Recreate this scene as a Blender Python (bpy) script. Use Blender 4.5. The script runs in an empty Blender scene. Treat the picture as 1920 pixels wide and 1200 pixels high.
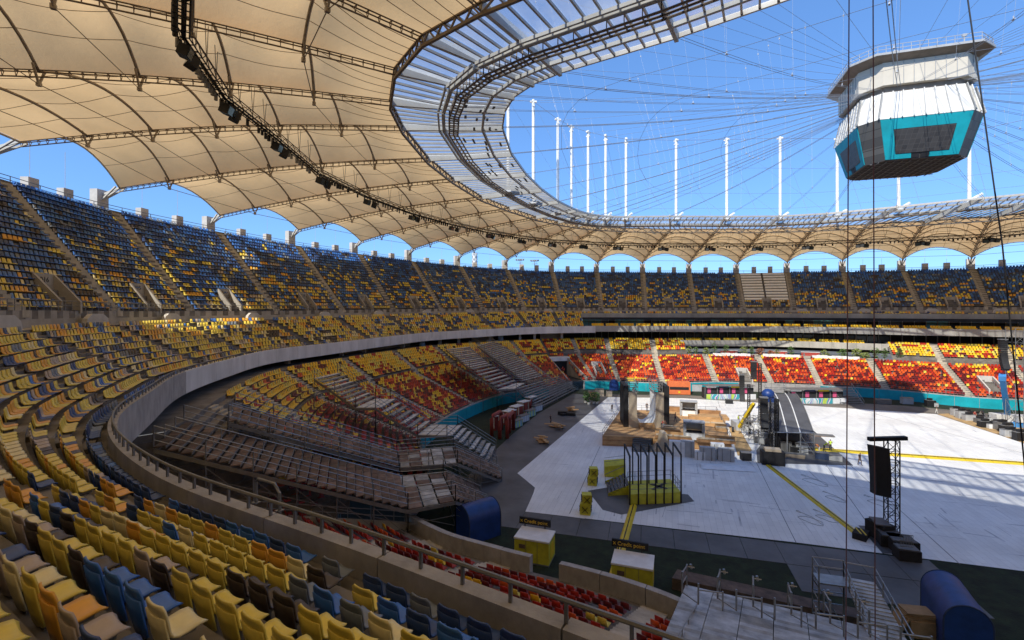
import bpy, math, random
import numpy as np
from mathutils import Vector, Matrix
random.seed(11); rng = np.random.default_rng(5)
S = bpy.context.scene; COL = S.collection

# ---------------------------------------------------------------- camera, sky, sun, exposure
YAW = math.radians(18.0); FPX = 887.69; HZ = 581.85; EYE = 22.0
cam = bpy.data.cameras.new('camera'); co = bpy.data.objects.new('camera', cam); COL.objects.link(co); S.camera = co
co.location = (0, 0, EYE); co.rotation_euler = (math.pi/2, 0, YAW)
cam.sensor_width = 36; cam.lens = 36*FPX/1920; cam.shift_y = -(600-HZ)/1920; cam.clip_end = 3000; cam.clip_start = .2
SUN = Vector((15.6, 51, -51.5)).normalized()            # the way the light travels
w = bpy.data.worlds.new('World'); S.world = w; w.use_nodes = True; nt = w.node_tree
sk = nt.nodes.new('ShaderNodeTexSky'); sk.sky_type = 'NISHITA'; sk.sun_disc = False
sk.sun_elevation = math.asin(-SUN.z); sk.sun_rotation = math.atan2(-SUN.x, -SUN.y)
sk.air_density = 1.0; sk.dust_density = 0; sk.ozone_density = 3.5; sk.altitude = 90
gm = nt.nodes.new('ShaderNodeGamma'); gm.inputs[1].default_value = .62; nt.links.new(sk.outputs[0], gm.inputs[0])   # evens the sky out towards the horizon
hs = nt.nodes.new('ShaderNodeMixRGB'); hs.blend_type = 'MULTIPLY'; hs.inputs[0].default_value = 1; hs.inputs[2].default_value = (.41, .67, 1.05, 1)
nt.links.new(gm.outputs[0], hs.inputs[1])
bg = nt.nodes['Background']; nt.links.new(hs.outputs[0], bg.inputs[0]); bg.inputs[1].default_value = .15
sl = bpy.data.lights.new('sun', 'SUN'); so = bpy.data.objects.new('sun', sl); COL.objects.link(so)
sl.energy = 2.25; sl.angle = math.radians(.5); sl.color = (1, .94, .82)
so.rotation_euler = SUN.to_track_quat('-Z', 'Y').to_euler(); so.location = (-60, -120, 160)
S.view_settings.view_transform = 'Standard'; S.view_settings.look = 'None'; S.view_settings.gamma = 1
S.view_settings.use_curve_mapping = False; S.view_settings.exposure = 1.3
S.cycles.max_bounces = 6; S.cycles.diffuse_bounces = 4; S.cycles.glossy_bounces = 2
S.cycles.transparent_max_bounces = 12; S.cycles.transmission_bounces = 3
S.cycles.use_denoising = True

CT, ST = math.cos(YAW), math.sin(YAW)
def at(px, py, z=0.0):                               # survey: photo point + height -> ground plan
    Z = FPX*(EYE-z)/(py-HZ); L = (px-960)/FPX*Z
    return Vector((L*CT-Z*ST, L*ST+Z*CT, z))
def pd(px, py, Z):                                   # survey: photo point + distance ahead
    L = (px-960)/FPX*Z
    return Vector((L*CT-Z*ST, L*ST+Z*CT, EYE-(py-HZ)/FPX*Z))
def proj(p):
    L = p[0]*CT+p[1]*ST; Z = -p[0]*ST+p[1]*CT
    if Z < .3: return None
    return 960+FPX*L/Z, HZ-FPX*(p[2]-EYE)/Z, Z

# ---------------------------------------------------------------- materials
def mat(name, col, rough=.7, metal=0, var=.12, scale=3.0, bump=0.0, col2=None, spec=.5, emit=None, obj=False, stretch=None):
    m = bpy.data.materials.new(name); m.use_nodes = True; n = m.node_tree; b = n.nodes['Principled BSDF']
    b.inputs['Roughness'].default_value = rough; b.inputs['Metallic'].default_value = metal
    b.inputs['Specular IOR Level'].default_value = spec
    tc = n.nodes.new('ShaderNodeTexCoord'); mp = n.nodes.new('ShaderNodeMapping')
    n.links.new(tc.outputs['Object'], mp.inputs[0])
    if stretch: mp.inputs['Scale'].default_value = stretch
    nz = n.nodes.new('ShaderNodeTexNoise'); nz.inputs['Scale'].default_value = scale; nz.inputs['Detail'].default_value = 6
    nz.inputs['Roughness'].default_value = .62
    n.links.new(mp.outputs[0], nz.inputs['Vector'])
    cr = n.nodes.new('ShaderNodeValToRGB'); n.links.new(nz.outputs[0], cr.inputs[0])
    c2 = col2 or tuple(c*(1+var*1.5) for c in col); c1 = tuple(c*(1-var*1.5) for c in col) if not col2 else col
    cr.color_ramp.elements[0].color = (*c1, 1); cr.color_ramp.elements[1].color = (*c2, 1)
    cr.color_ramp.elements[0].position = .32; cr.color_ramp.elements[1].position = .68
    n.links.new(cr.outputs[0], b.inputs['Base Color'])
    if bump:
        bp = n.nodes.new('ShaderNodeBump'); bp.inputs['Strength'].default_value = bump; bp.inputs['Distance'].default_value = .05
        n2 = n.nodes.new('ShaderNodeTexNoise'); n2.inputs['Scale'].default_value = scale*6; n2.inputs['Detail'].default_value = 4
        n.links.new(mp.outputs[0], n2.inputs['Vector']); n.links.new(n2.outputs[0], bp.inputs['Height']); n.links.new(bp.outputs[0], b.inputs['Normal'])
    return m
def seatmat(name, col):
    m = mat(name, col, .38, 0, .13, 1.3, .03)
    b = m.node_tree.nodes['Principled BSDF']
    oi = m.node_tree.nodes.new('ShaderNodeObjectInfo')
    return m
M = {}
M['navy'] = seatmat('navy_seat', (.028, .065, .20)); M['blue'] = seatmat('blue_seat', (.04, .15, .50))
M['teal'] = seatmat('faded_blue_seat', (.06, .17, .46))
M['yellow'] = seatmat('yellow_seat', (.72, .56, .09)); M['amber'] = seatmat('amber_seat', (.74, .37, .045))
M['beige'] = seatmat('faded_seat', (.42, .34, .28)); M['brown'] = seatmat('brown_seat', (.055, .04, .035))
M['cream'] = seatmat('cream_seat', (.74, .64, .34)); M['slate'] = seatmat('slate_seat', (.16, .19, .24))
M['red'] = seatmat('red_seat', (.40, .022, .012)); M['orange'] = seatmat('orange_seat', (.66, .10, .02))
M['maroon'] = seatmat('maroon_seat', (.13, .010, .016)); M['gold'] = seatmat('gold_seat', (.85, .50, .02))
M['conc'] = mat('concrete', (.36, .335, .30), .9, 0, .16, .35, .25)
M['concd'] = mat('concrete_step', (.17, .155, .14), .9, 0, .28, .5, .3)
M['wall'] = mat('parapet_concrete', (.37, .355, .345), .9, 0, .13, 1.4, .3, stretch=(1, 1, .6))
M['fascia'] = mat('fascia_concrete', (.70, .69, .68), .8, 0, .12, .35, .08, stretch=(1, 1, .35)); M['bandw'] = mat('balcony_concrete', (.40, .385, .35), .8, 0, .14, .3, .08, stretch=(1, 1, .4))
M['stair'] = mat('stair_concrete', (.42, .38, .31), .9, 0, .15, .8, .2)
M['steel'] = mat('galvanised_steel', (.34, .35, .36), .42, .7, .12, 2)
M['rail'] = mat('rail_grey', (.22, .22, .22), .5, .5, .1, 2)
M['dark'] = mat('dark_void', (.022, .023, .026), .7, 0, .3, .3)  # near-black that stands in for shade inside openings and under balconies
M['black'] = mat('black_matt', (.012, .012, .014), .6, 0, .2, 2)
M['truss'] = mat('roof_steel', (.23, .185, .145), .5, .3, .12, 1)
M['arch'] = mat('arch_steel', (.36, .31, .25), .5, .3, .12, 1)
M['beam'] = mat('white_roof_beam', (.55, .53, .48), .5, 0, .06, .5)
M['bar'] = mat('glazing_bar', (.50, .47, .42), .45, .3, .08, 1)
M['white'] = mat('white_paint', (.78, .78, .76), .55, 0, .05, 1)
M['grey'] = mat('grey_paint', (.4, .41, .42), .6, 0, .08, 1)
M['blockw'] = mat('pale_concrete', (.52, .50, .47), .85, 0, .08, .8)
def membrane(name, col, tr):
    m = bpy.data.materials.new(name); m.use_nodes = True; n = m.node_tree; n.nodes.clear()
    o = n.nodes.new('ShaderNodeOutputMaterial'); d = n.nodes.new('ShaderNodeBsdfDiffuse'); t = n.nodes.new('ShaderNodeBsdfTranslucent'); x = n.nodes.new('ShaderNodeMixShader')
    tc = n.nodes.new('ShaderNodeTexCoord'); nz = n.nodes.new('ShaderNodeTexNoise'); nz.inputs['Scale'].default_value = .12; nz.inputs['Detail'].default_value = 7
    n.links.new(tc.outputs['Object'], nz.inputs['Vector'])
    cr = n.nodes.new('ShaderNodeValToRGB'); n.links.new(nz.outputs[0], cr.inputs[0])
    cr.color_ramp.elements[0].position = .25; cr.color_ramp.elements[1].position = .75
    n2 = n.nodes.new('ShaderNodeTexNoise'); n2.inputs['Scale'].default_value = 1.6; n2.inputs['Detail'].default_value = 8; n2.inputs['Roughness'].default_value = .7; n.links.new(tc.outputs['Object'], n2.inputs['Vector'])
    bp = n.nodes.new('ShaderNodeBump'); bp.inputs['Strength'].default_value = .35; bp.inputs['Distance'].default_value = .12; n.links.new(n2.outputs[0], bp.inputs['Height']); n.links.new(bp.outputs[0], d.inputs['Normal']); n.links.new(bp.outputs[0], t.inputs['Normal'])
    cr.color_ramp.elements[0].color = (*[c*.74 for c in col], 1); cr.color_ramp.elements[1].color = (*[min(1, c*1.08) for c in col], 1)
    n.links.new(cr.outputs[0], d.inputs[0]); n.links.new(cr.outputs[0], t.inputs[0]); x.inputs[0].default_value = tr
    n.links.new(d.outputs[0], x.inputs[1]); n.links.new(t.outputs[0], x.inputs[2]); n.links.new(x.outputs[0], o.inputs[0]); return m
M['memb'] = membrane('tan_membrane', (.90, .60, .29), .49)
M['seam'] = mat('membrane_seam', (.30, .20, .12), .8)
def glassmat(name, tint, k, wh):
    m = bpy.data.materials.new(name); m.use_nodes = True; n = m.node_tree; n.nodes.clear()
    o = n.nodes.new('ShaderNodeOutputMaterial'); a = n.nodes.new('ShaderNodeBsdfTransparent'); a.inputs[0].default_value = (*tint, 1)
    g = n.nodes.new('ShaderNodeBsdfGlossy'); g.inputs['Roughness'].default_value = .08; g.inputs[0].default_value = (.8, .85, .9, 1)
    t = n.nodes.new('ShaderNodeBsdfTranslucent'); t.inputs[0].default_value = (*wh, 1)
    d = n.nodes.new('ShaderNodeBsdfDiffuse'); d.inputs[0].default_value = (*wh, 1)
    tc = n.nodes.new('ShaderNodeTexCoord'); nz = n.nodes.new('ShaderNodeTexNoise'); nz.inputs['Scale'].default_value = .25; nz.inputs['Detail'].default_value = 4
    n.links.new(tc.outputs['Object'], nz.inputs['Vector'])
    ma = n.nodes.new('ShaderNodeMapRange'); ma.inputs['From Min'].default_value = .35; ma.inputs['From Max'].default_value = .7; ma.inputs['To Min'].default_value = k*.6; ma.inputs['To Max'].default_value = k*1.4
    n.links.new(nz.outputs[0], ma.inputs[0])
    m1 = n.nodes.new('ShaderNodeMixShader'); m1.inputs[0].default_value = .45; n.links.new(d.outputs[0], m1.inputs[1]); n.links.new(t.outputs[0], m1.inputs[2])
    m2 = n.nodes.new('ShaderNodeMixShader'); n.links.new(ma.outputs[0], m2.inputs[0]); n.links.new(a.outputs[0], m2.inputs[1]); n.links.new(m1.outputs[0], m2.inputs[2])
    fr = n.nodes.new('ShaderNodeFresnel'); fr.inputs[0].default_value = 1.5; m3 = n.nodes.new('ShaderNodeMixShader')
    n.links.new(fr.outputs[0], m3.inputs[0]); n.links.new(m2.outputs[0], m3.inputs[1]); n.links.new(g.outputs[0], m3.inputs[2]); n.links.new(m3.outputs[0], o.inputs[0]); return m
M['glass'] = glassmat('roof_glass', (.86, .90, .95), .36, (.90, .90, .89))
M['winglass'] = mat('window_glass', (.05, .07, .08), .08, 0, .3, .3, spec=.8)

# ---------------------------------------------------------------- mesh helpers
class MB:
    def __init__(s): s.v = []; s.f = []; s.m = []
    def add(s, vs, fs, mi=0):
        k = len(s.v); s.v += [tuple(p) for p in vs]; s.f += [tuple(k+i for i in f) for f in fs]; s.m += [mi]*len(fs)
    def box(s, c, d, rz=0, mi=0, rx=0, ry=0, up=False):
        x, y, z = d[0]/2, d[1]/2, d[2]/2
        R_ = Matrix.Rotation(rz, 3, 'Z')
        if ry: R_ = R_ @ Matrix.Rotation(ry, 3, 'Y')
        if rx: R_ = R_ @ Matrix.Rotation(rx, 3, 'X')
        c = Vector(c)
        if up: c = c+Vector((0, 0, z))
        vs = [c+R_ @ Vector((a*x, b*y, e*z)) for e in (-1, 1) for b in (-1, 1) for a in (-1, 1)]
        s.add(vs, [(0, 2, 3, 1), (4, 5, 7, 6), (0, 1, 5, 4), (2, 6, 7, 3), (0, 4, 6, 2), (1, 3, 7, 5)], mi)
    def bar(s, p, q, wd, h=None, mi=0):               # square bar between two points
        p = Vector(p); q = Vector(q); d = q-p
        if d.length < 1e-6: return
        h = h or wd; d.normalize(); up = Vector((0, 0, 1)) if abs(d.z) < .95 else Vector((0, 1, 0))
        a = d.cross(up).normalized()*wd/2; b = a.cross(d).normalized()*h/2
        vs = [e+i*a+j*b for e in (p, q) for i, j in ((-1, -1), (1, -1), (1, 1), (-1, 1))]
        s.add(vs, [(3, 2, 1, 0), (4, 5, 6, 7), (0, 1, 5, 4), (1, 2, 6, 5), (2, 3, 7, 6), (3, 0, 4, 7)], mi)
    def tube(s, pts, r, n=6, mi=0, cap=True, r2=None):
        pts = [Vector(p) for p in pts]; k = len(s.v); N = len(pts)
        for j, p in enumerate(pts):
            t = (pts[min(j+1, N-1)]-pts[max(j-1, 0)]).normalized(); up = Vector((0, 0, 1)) if abs(t.z) < .95 else Vector((0, 1, 0))
            a = t.cross(up).normalized(); b = a.cross(t); rr = r if r2 is None else r+(r2-r)*j/(N-1)
            for i in range(n):
                g = 2*math.pi*i/n; s.v.append(tuple(p+a*math.cos(g)*rr+b*math.sin(g)*rr))
        for j in range(N-1):
            for i in range(n):
                s.f.append((k+j*n+i, k+j*n+(i+1) % n, k+(j+1)*n+(i+1) % n, k+(j+1)*n+i)); s.m.append(mi)
        if cap:
            s.f.append(tuple(k+i for i in range(n))[::-1]); s.f.append(tuple(k+(N-1)*n+i for i in range(n))); s.m += [mi]*2
    def prism(s, poly, z0, z1, mi=0):                 # vertical prism over a plan polygon
        n = len(poly); vs = [(p[0], p[1], z0) for p in poly]+[(p[0], p[1], z1) for p in poly]
        s.add(vs, [tuple(range(n))[::-1], tuple(range(n, 2*n))]+[(i, (i+1) % n, n+(i+1) % n, n+i) for i in range(n)], mi)
    def slab(s, a, b, c, d, t, mi=0):                 # quad with thickness t downward
        q = [Vector(p) for p in (a, b, c, d)]; s.hexa(q, [p-Vector((0, 0, t)) for p in q], mi)
    def hexa(s, T, B, mi=0):
        s.add(list(B)+list(T), [(3, 2, 1, 0), (4, 5, 6, 7), (0, 1, 5, 4), (1, 2, 6, 5), (2, 3, 7, 6), (3, 0, 4, 7)], mi)
    def grid(s, rows, mi=0, close=False):
        k = len(s.v); m = len(rows[0])
        for r in rows: s.v += [tuple(p) for p in r]
        for j in range(len(rows)-1):
            for i in range(m-1): s.f.append((k+j*m+i, k+j*m+i+1, k+(j+1)*m+i+1, k+(j+1)*m+i)); s.m.append(mi)
    def sphere(s, c, r, n=8, mi=0, sc=(1, 1, 1)):
        c = Vector(c); rows = []
        for j in range(n//2+1):
            th = math.pi*j/(n//2)
            rows.append([c+Vector((sc[0]*r*math.sin(th)*math.cos(2*math.pi*i/n), sc[1]*r*math.sin(th)*math.sin(2*math.pi*i/n), sc[2]*r*math.cos(th))) for i in range(n+1)])
        s.grid(rows, mi)
    def mesh(s, name, mats, smooth=False):
        me = bpy.data.meshes.new(name); me.from_pydata(s.v, [], s.f)
        for m in mats: me.materials.append(M[m] if isinstance(m, str) else m)
        if len(mats) > 1: me.polygons.foreach_set('material_index', s.m)
        if smooth: me.polygons.foreach_set('use_smooth', [True]*len(s.f))
        me.update(); return me
def link(name, data, parent=None, kind=None, label=None):
    o = bpy.data.objects.new(name, data); COL.objects.link(o)
    if parent is not None:
        o.parent = parent
        if parent.type == 'EMPTY': o.location = -parent.location
    if kind: o['kind'] = kind
    if label: o['label'] = label
    return o
def mk(name, mb, mats, parent=None, kind=None, label=None, smooth=False):
    if isinstance(mats, str): mats = [mats]
    return link(name, mb.mesh(name, mats, smooth), parent, kind, label)
def tag(o, label, cat, group=None):
    o['label'] = label; o['category'] = cat
    if group: o['group'] = group
    return o
def thing(name, label, cat, loc=(0, 0, 0), group=None):
    o = bpy.data.objects.new(name, None); o.empty_display_size = .3; COL.objects.link(o); o.location = loc
    return tag(o, label, cat, group)
def one(fn, *a, **k):
    mb = MB(); getattr(mb, fn)(*a, **k); return mb
def pieces(name, items, mats, parent, limit=290):
    """items: list of (centre, MB). The largest in the picture become parts, the rest one joined part."""
    def sz(c):
        p = proj(c)
        if p is None: return 0
        inside = -60 < p[0] < 1980 and -60 < p[1] < 1260
        return (10 if inside else .1)/max(p[2], 1)
    items = sorted(items, key=lambda t: -sz(t[0])); rest = MB()
    for k, (c, mb) in enumerate(items):
        if k < limit: mk(name, mb, mats, parent)
        else:
            o = len(rest.v); rest.v += mb.v; rest.f += [tuple(o+i for i in f) for f in mb.f]; rest.m += mb.m
    if rest.v: mk(name, rest, mats, parent, kind='stuff')
R = {
 'O': [(-85.8,52.7,38.7),(-89.3,74.6,38.9),(-89.8,97.5,39.0),(-86.9,119.1,39.2),(-78.4,135.6,38.4),(-69.3,152.9,38.1),(-57.3,169.1,37.9),(-42.1,179.9,37.5),(-25.9,187.6,37.5),(-8.6,191.6,37.2),(8.6,196.2,36.9),(25.9,200.1,36.8),(43.1,200.0,36.7),(59.6,195.4,36.1),(74.9,189.8,35.6),(92.0,187.3,35.6),(109.8,179.1,36.1),(124.7,168.4,36.7),(135.7,152.6,37.2),(144.3,135.4,37.7),(153.5,118.7,38.2),(157.2,96.8,38.2),(157.2,73.8,38.2),(153.5,51.9,38.2),(144.3,35.2,38.2),(135.7,18.0,38.2),(124.7,2.2,38.2),(109.8,-8.5,38.2),(92.0,-16.7,38.2),(77.2,-19.9,38.2),(59.4,-24.8,38.2),(41.4,-28.9,38.2),(23.9,-28.9,38.2),(5.9,-24.8,38.2),(-11.9,-19.9,38.2),(-26.7,-16.7,38.2),(-44.3,-8.4,38.3),(-58.9,2.3,38.4),(-69.7,18.3,38.5),(-78.1,35.5,38.6)],
 'A': [(-83.9,53.2,41.8),(-87.9,74.7,41.8),(-88.4,97.3,42.5),(-85.2,118.8,42.4),(-77.2,135.0,41.9),(-68.1,152.1,41.6),(-56.5,167.9,41.3),(-41.6,178.5,41.3),(-25.4,186.1,40.7),(-8.7,190.0,40.6),(8.5,194.6,40.3),(25.9,198.6,40.1),(42.8,198.4,40.0),(59.0,193.8,39.7),(74.3,188.2,39.0),(91.2,185.7,38.7),(108.9,177.7,39.3),(123.6,167.3,40.0),(134.4,151.7,40.6),(142.9,134.8,41.2),(152.1,118.3,41.9),(155.7,96.7,41.9),(155.7,73.9,41.9),(152.1,52.3,41.9),(142.9,35.7,41.9),(134.5,18.9,41.9),(123.7,3.3,41.9),(109.1,-7.2,41.9),(91.6,-15.3,41.9),(76.9,-18.5,41.9),(59.2,-23.3,41.9),(41.3,-27.4,41.9),(23.9,-27.4,41.9),(6.1,-23.3,41.9),(-11.6,-18.5,41.9),(-26.1,-15.2,42.0),(-43.3,-7.0,42.2),(-57.6,3.5,42.4),(-68.2,19.2,42.5),(-75.1,36.6,42.7)],
 'D': [(-34.9,65.5,45.6),(-36.7,78.4,46.0),(-36.6,92.0,45.8),(-34.9,105.3,46.1),(-31.6,117.2,46.0),(-27.5,125.0,45.9),(-23.0,130.8,45.7),(-17.7,134.8,45.5),(-11.0,137.6,45.3),(1.2,140.7,44.8),(13.8,145.0,44.9),(26.1,148.4,44.8),(38.3,148.4,44.6),(48.9,143.4,44.0),(58.5,137.0,43.2),(69.3,133.8,43.0),(81.1,132.9,43.5),(87.4,129.2,44.0),(92.6,123.8,44.6),(96.8,116.7,45.1),(100.4,105.2,45.7),(101.7,92.1,45.7),(101.7,78.5,45.7),(100.4,65.4,45.7),(97.8,53.6,45.7),(94.5,46.1,45.7),(90.2,40.4,45.7),(84.8,36.4,45.7),(78.7,33.8,45.7),(67.0,30.8,45.7),(52.6,26.0,45.7),(38.6,22.1,45.7),(26.6,22.0,45.7),(12.6,26.0,45.7),(-1.8,30.8,45.6),(-13.5,33.7,45.6),(-19.9,36.3,45.7),(-25.1,40.3,45.6),(-29.3,46.1,45.5),(-32.3,53.7,45.8)],
 'E': [(-29.1,66.9,45.6),(-30.4,79.0,45.7),(-30.5,91.4,46.1),(-29.1,103.6,45.9),(-26.6,114.6,45.8),(-24.0,120.8,45.6),(-20.7,125.4,45.5),(-16.4,128.5,45.4),(-11.7,130.6,45.4),(-0.4,133.4,45.4),(13.5,138.2,45.4),(27.0,142.1,45.4),(38.3,142.1,45.4),(51.7,138.2,45.4),(65.7,133.4,45.4),(77.0,130.6,45.4),(81.7,128.5,45.4),(85.9,125.4,45.4),(89.1,120.8,45.4),(91.8,114.6,45.4),(94.2,103.6,45.4),(95.3,91.5,45.4),(95.3,79.1,45.4),(94.2,67.0,45.4),(91.8,56.0,45.4),(89.1,49.7,45.4),(85.9,45.2,45.4),(81.7,42.0,45.4),(77.0,40.0,45.4),(65.7,37.1,45.4),(51.7,32.4,45.4),(38.3,28.5,45.3),(27.0,28.5,45.3),(13.6,32.4,45.3),(-0.3,37.2,45.3),(-11.5,40.1,45.3),(-16.5,42.0,45.2),(-20.7,45.2,45.2),(-23.8,49.8,45.1),(-26.7,55.9,45.6)],
 'F': [(-22.4,68.6,45.9),(-23.3,79.6,45.9),(-23.3,90.9,45.9),(-22.4,102.0,45.9),(-20.3,112.1,45.9),(-18.3,117.1,45.9),(-16.1,120.4,45.9),(-13.2,122.7,45.9),(-10.0,124.1,45.9),(0.9,126.9,45.9),(14.4,131.6,45.9),(27.4,135.4,45.9),(37.9,135.4,45.9),(50.9,131.6,45.9),(64.4,126.9,45.9),(75.3,124.1,45.9),(78.4,122.7,45.9),(81.4,120.4,45.9),(83.6,117.1,45.9),(85.5,112.1,45.9),(87.7,102.0,45.9),(88.6,90.9,45.9),(88.6,79.6,45.9),(87.7,68.6,45.9),(85.5,58.4,45.9),(83.6,53.5,45.9),(81.4,50.2,45.9),(78.4,47.9,45.9),(75.3,46.5,45.9),(64.4,43.7,45.9),(50.9,39.0,45.9),(37.9,35.2,45.9),(27.4,35.2,45.9),(14.4,39.0,45.9),(0.9,43.7,45.9),(-10.0,46.5,45.9),(-13.2,47.9,45.9),(-16.1,50.2,45.9),(-18.3,53.5,45.9),(-20.3,58.4,45.9)],
 'M': [(-28.1,67.2,65.7),(-29.3,79.0,65.0),(-30.3,90.8,64.3),(-28.4,103.0,68.8),(-25.2,114.0,68.6),(-23.0,119.9,68.7),(-19.4,124.4,68.5),(-15.2,127.4,68.1),(-10.1,129.6,67.4),(2.6,132.9,66.8),(15.4,137.3,67.1),(28.8,141.2,67.3),(42.0,141.9,65.9),(53.4,137.4,63.4),(64.2,131.6,61.4),(76.1,129.0,62.7),(80.6,127.2,64.0),(84.7,124.2,65.3),(87.8,120.0,66.7),(90.4,114.1,68.0),(92.8,103.3,68.0),(93.8,91.4,68.0),(93.8,79.2,68.0),(92.8,67.3,68.0),(90.4,56.5,68.0),(87.9,50.6,68.0),(84.9,46.3,68.0),(81.0,43.3,68.0),(76.6,41.4,68.0),(65.4,38.6,68.0),(51.5,33.8,68.0),(38.2,29.9,68.0),(27.1,29.9,68.0),(13.7,33.8,68.0),(-0.1,38.6,68.0),(-11.4,41.4,68.0),(-15.7,43.3,68.0),(-19.6,46.3,68.0),(-22.8,50.5,67.2),(-25.5,56.4,66.5)],
 'fa': [(-59.0,59.3,15.8),(-60.5,76.5,15.8),(-60.5,94.1,16.0),(-59.0,111.3,16.2),(-52.4,124.8,16.4),(-45.8,135.7,16.6),(-37.7,144.4,16.8),(-29.5,152.0,16.8),(-18.8,157.2,16.8),(-5.8,160.2,16.8),(10.1,164.1,16.8),(25.5,168.7,16.8),(39.7,168.7,16.8),(55.2,164.1,16.8),(71.1,160.2,16.8),(84.0,157.2,16.8),(94.7,152.0,16.8),(103.0,144.4,16.8),(111.0,135.7,16.8),(117.7,124.8,16.8),(124.3,111.3,16.6),(125.8,94.1,16.4),(125.8,76.5,16.2),(124.3,59.3,16.0),(117.7,45.7,15.8),(111.0,34.8,15.8),(103.0,26.2,15.8),(94.7,18.6,15.8),(84.0,13.4,15.8),(71.1,10.4,15.8),(55.2,6.5,15.8),(39.7,1.9,15.8),(25.5,1.9,15.8),(10.1,6.5,15.8),(-5.8,10.4,15.8),(-18.8,13.4,15.8),(-29.5,18.6,15.8),(-37.7,26.2,15.8),(-45.8,34.8,15.8),(-52.4,45.7,15.8)],
 'bd': [(-36.0,65.2,0.0),(-38.2,78.4,0.0),(-38.2,92.2,0.0),(-36.0,105.4,0.0),(-29.1,115.6,0.0),(-26.2,122.4,0.0),(-24.2,129.4,0.0),(-18.8,132.8,0.0),(-12.5,133.5,0.0),(-0.6,134.1,0.0),(13.2,140.6,0.0),(27.0,142.3,0.0),(38.3,142.3,0.0),(52.1,140.6,0.0),(65.8,134.1,0.0),(77.8,133.5,0.0),(84.1,132.8,0.0),(89.5,129.4,0.0),(91.5,122.4,0.0),(94.4,115.6,0.0),(101.3,105.4,0.0),(103.5,92.2,0.0),(103.5,78.4,0.0),(101.3,65.2,0.0),(94.4,54.9,0.0),(91.5,48.2,0.0),(89.5,41.2,0.0),(84.1,37.8,0.0),(77.8,37.0,0.0),(65.8,36.5,0.0),(52.1,29.9,0.0),(38.3,28.3,0.0),(27.0,28.3,0.0),(13.2,29.9,0.0),(-0.6,36.5,0.0),(-12.5,37.0,0.0),(-18.8,37.8,0.0),(-24.2,41.2,0.0),(-26.2,48.2,0.0),(-29.1,54.9,0.0)],
}
# ---------------------------------------------------------------- plan of the bowl: 40 axes, each ring surveyed
RA = {k: np.array(v, float) for k, v in R.items()}
for j_, s_ in ((35, .6), (34, 2.2), (33, 2.6), (32, 2.6)): RA['bd'][j_, 1] -= s_
for j_, s_ in ((32, .92), (33, .806), (34, .806), (35, .81), (36, .835), (37, .885), (38, .95)): RA['fa'][j_, :2] *= s_; RA['fa'][j_, 2] = 22-6.2*s_
def ring(n, t):
    P = RA[n] if isinstance(n, str) else n
    i = int(math.floor(t)); u = t-i
    p0, p1, p2, p3 = (P[(i+j) % 40] for j in (-1, 0, 1, 2))
    return .5*((2*p1)+(-p0+p2)*u+(2*p0-5*p1+4*p2-p3)*u*u+(-p0+3*p1-3*p2+p3)*u**3)
def sec(t):
    O = ring('O', t); F_ = ring('fa', t); B = ring('bd', t)
    d = (F_-O)[:2]; d = d/np.linalg.norm(d)
    return O, F_, B, np.array([d[0], d[1], 0.])     # inward unit
def outp(P, d, r, z): return np.array([P[0]-d[0]*r, P[1]-d[1]*r, z])
NLOW, DLOW, RLOW = 10, 1.1, .55                       # front group of the upper stand
NUP = 22
def lowp(t):                                          # the front group is flatter on the near side
    u = min(1, max(0, (t+5.5)/4.5)) if t < 17 else min(1, max(0, (28-t)/4.5)); u = u*u*(3-2*u); return .58+.42*u, .335+.215*u, .74+.36*u
def low_row(t, k):                                    # nosing of row k
    O, F_, B, d = sec(t); b_, r_, d_ = lowp(t); return outp(F_, d, .35+d_*k, F_[2]-b_+r_*k)
def up_row(t, k):
    O, F_, B, d = sec(t); dist = np.linalg.norm((F_-O)[:2])
    b_, r_, d_ = lowp(t); a = .35+d_*NLOW+2.0; zb = F_[2]-b_+r_*NLOW+1.6
    s = k/NUP; return outp(F_, d, a+(dist-a-1.0)*s, zb+(O[2]-.6-zb)*s)
NBOT = 23
def bot_row(t, k):                                   # shallow front rake, steeper behind the cross aisle
    O, F_, B, d = sec(t); e = (B-O)[:2]; e = e/np.linalg.norm(e); w_ = np.linalg.norm((B-F_)[:2]); f = (w_+1.6)/24.2 if t > 5.9 else (w_-1.6)/24.2 if t > -3.1 else 1.0; f = min(1.1, max(.8, f))
    r = 1.09*min(k, 15)+.93*max(0, k-15); z = 2.3+.37*min(k, 15)+(.55+.52*(k-15) if k > 15 else 0)
    if t < -3.2: z -= .8
    return np.array([B[0]-e[0]*(.3+r*f), B[1]-e[1]*(.3+r*f), z])
def steps(fn, n, t0, t1, per=8, k0=0, last=1.2):
    mb = MB(); ts = [t0+(t1-t0)*j/max(1, round((t1-t0)*per)) for j in range(max(1, round((t1-t0)*per))+1)]
    rows = []
    for k in range(k0, n):
        a = [fn(t, k) for t in ts]; b = [fn(t, k+1) for t in ts]; c = [np.array([q[0], q[1], p[2]]) for p, q in zip(a, b)]
        if k == k0: rows.append([p-np.array([0, 0, .8]) for p in a])
        rows.append(a); rows.append(c); 
        if k == n-1: rows.append(b)
    mb.grid(rows); return mb
T0, T1 = -8.6, 17.2; T0LOW = -6.2                     # the stretch of bowl the photograph can see (and the terrace underfoot)
FAR0, FAR1 = 7.45, 17.2                               # long side with boxes

upper = thing('upper_stand', 'upper tier of the stadium bowl, blue and yellow seating above a pale concrete fascia', 'grandstand', (0, 0, 15))
mk('terrace', steps(low_row, NLOW, T0, FAR0), 'concd', upper)
mk('terrace', steps(up_row, NUP, T0, T1), 'concd', upper)
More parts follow.
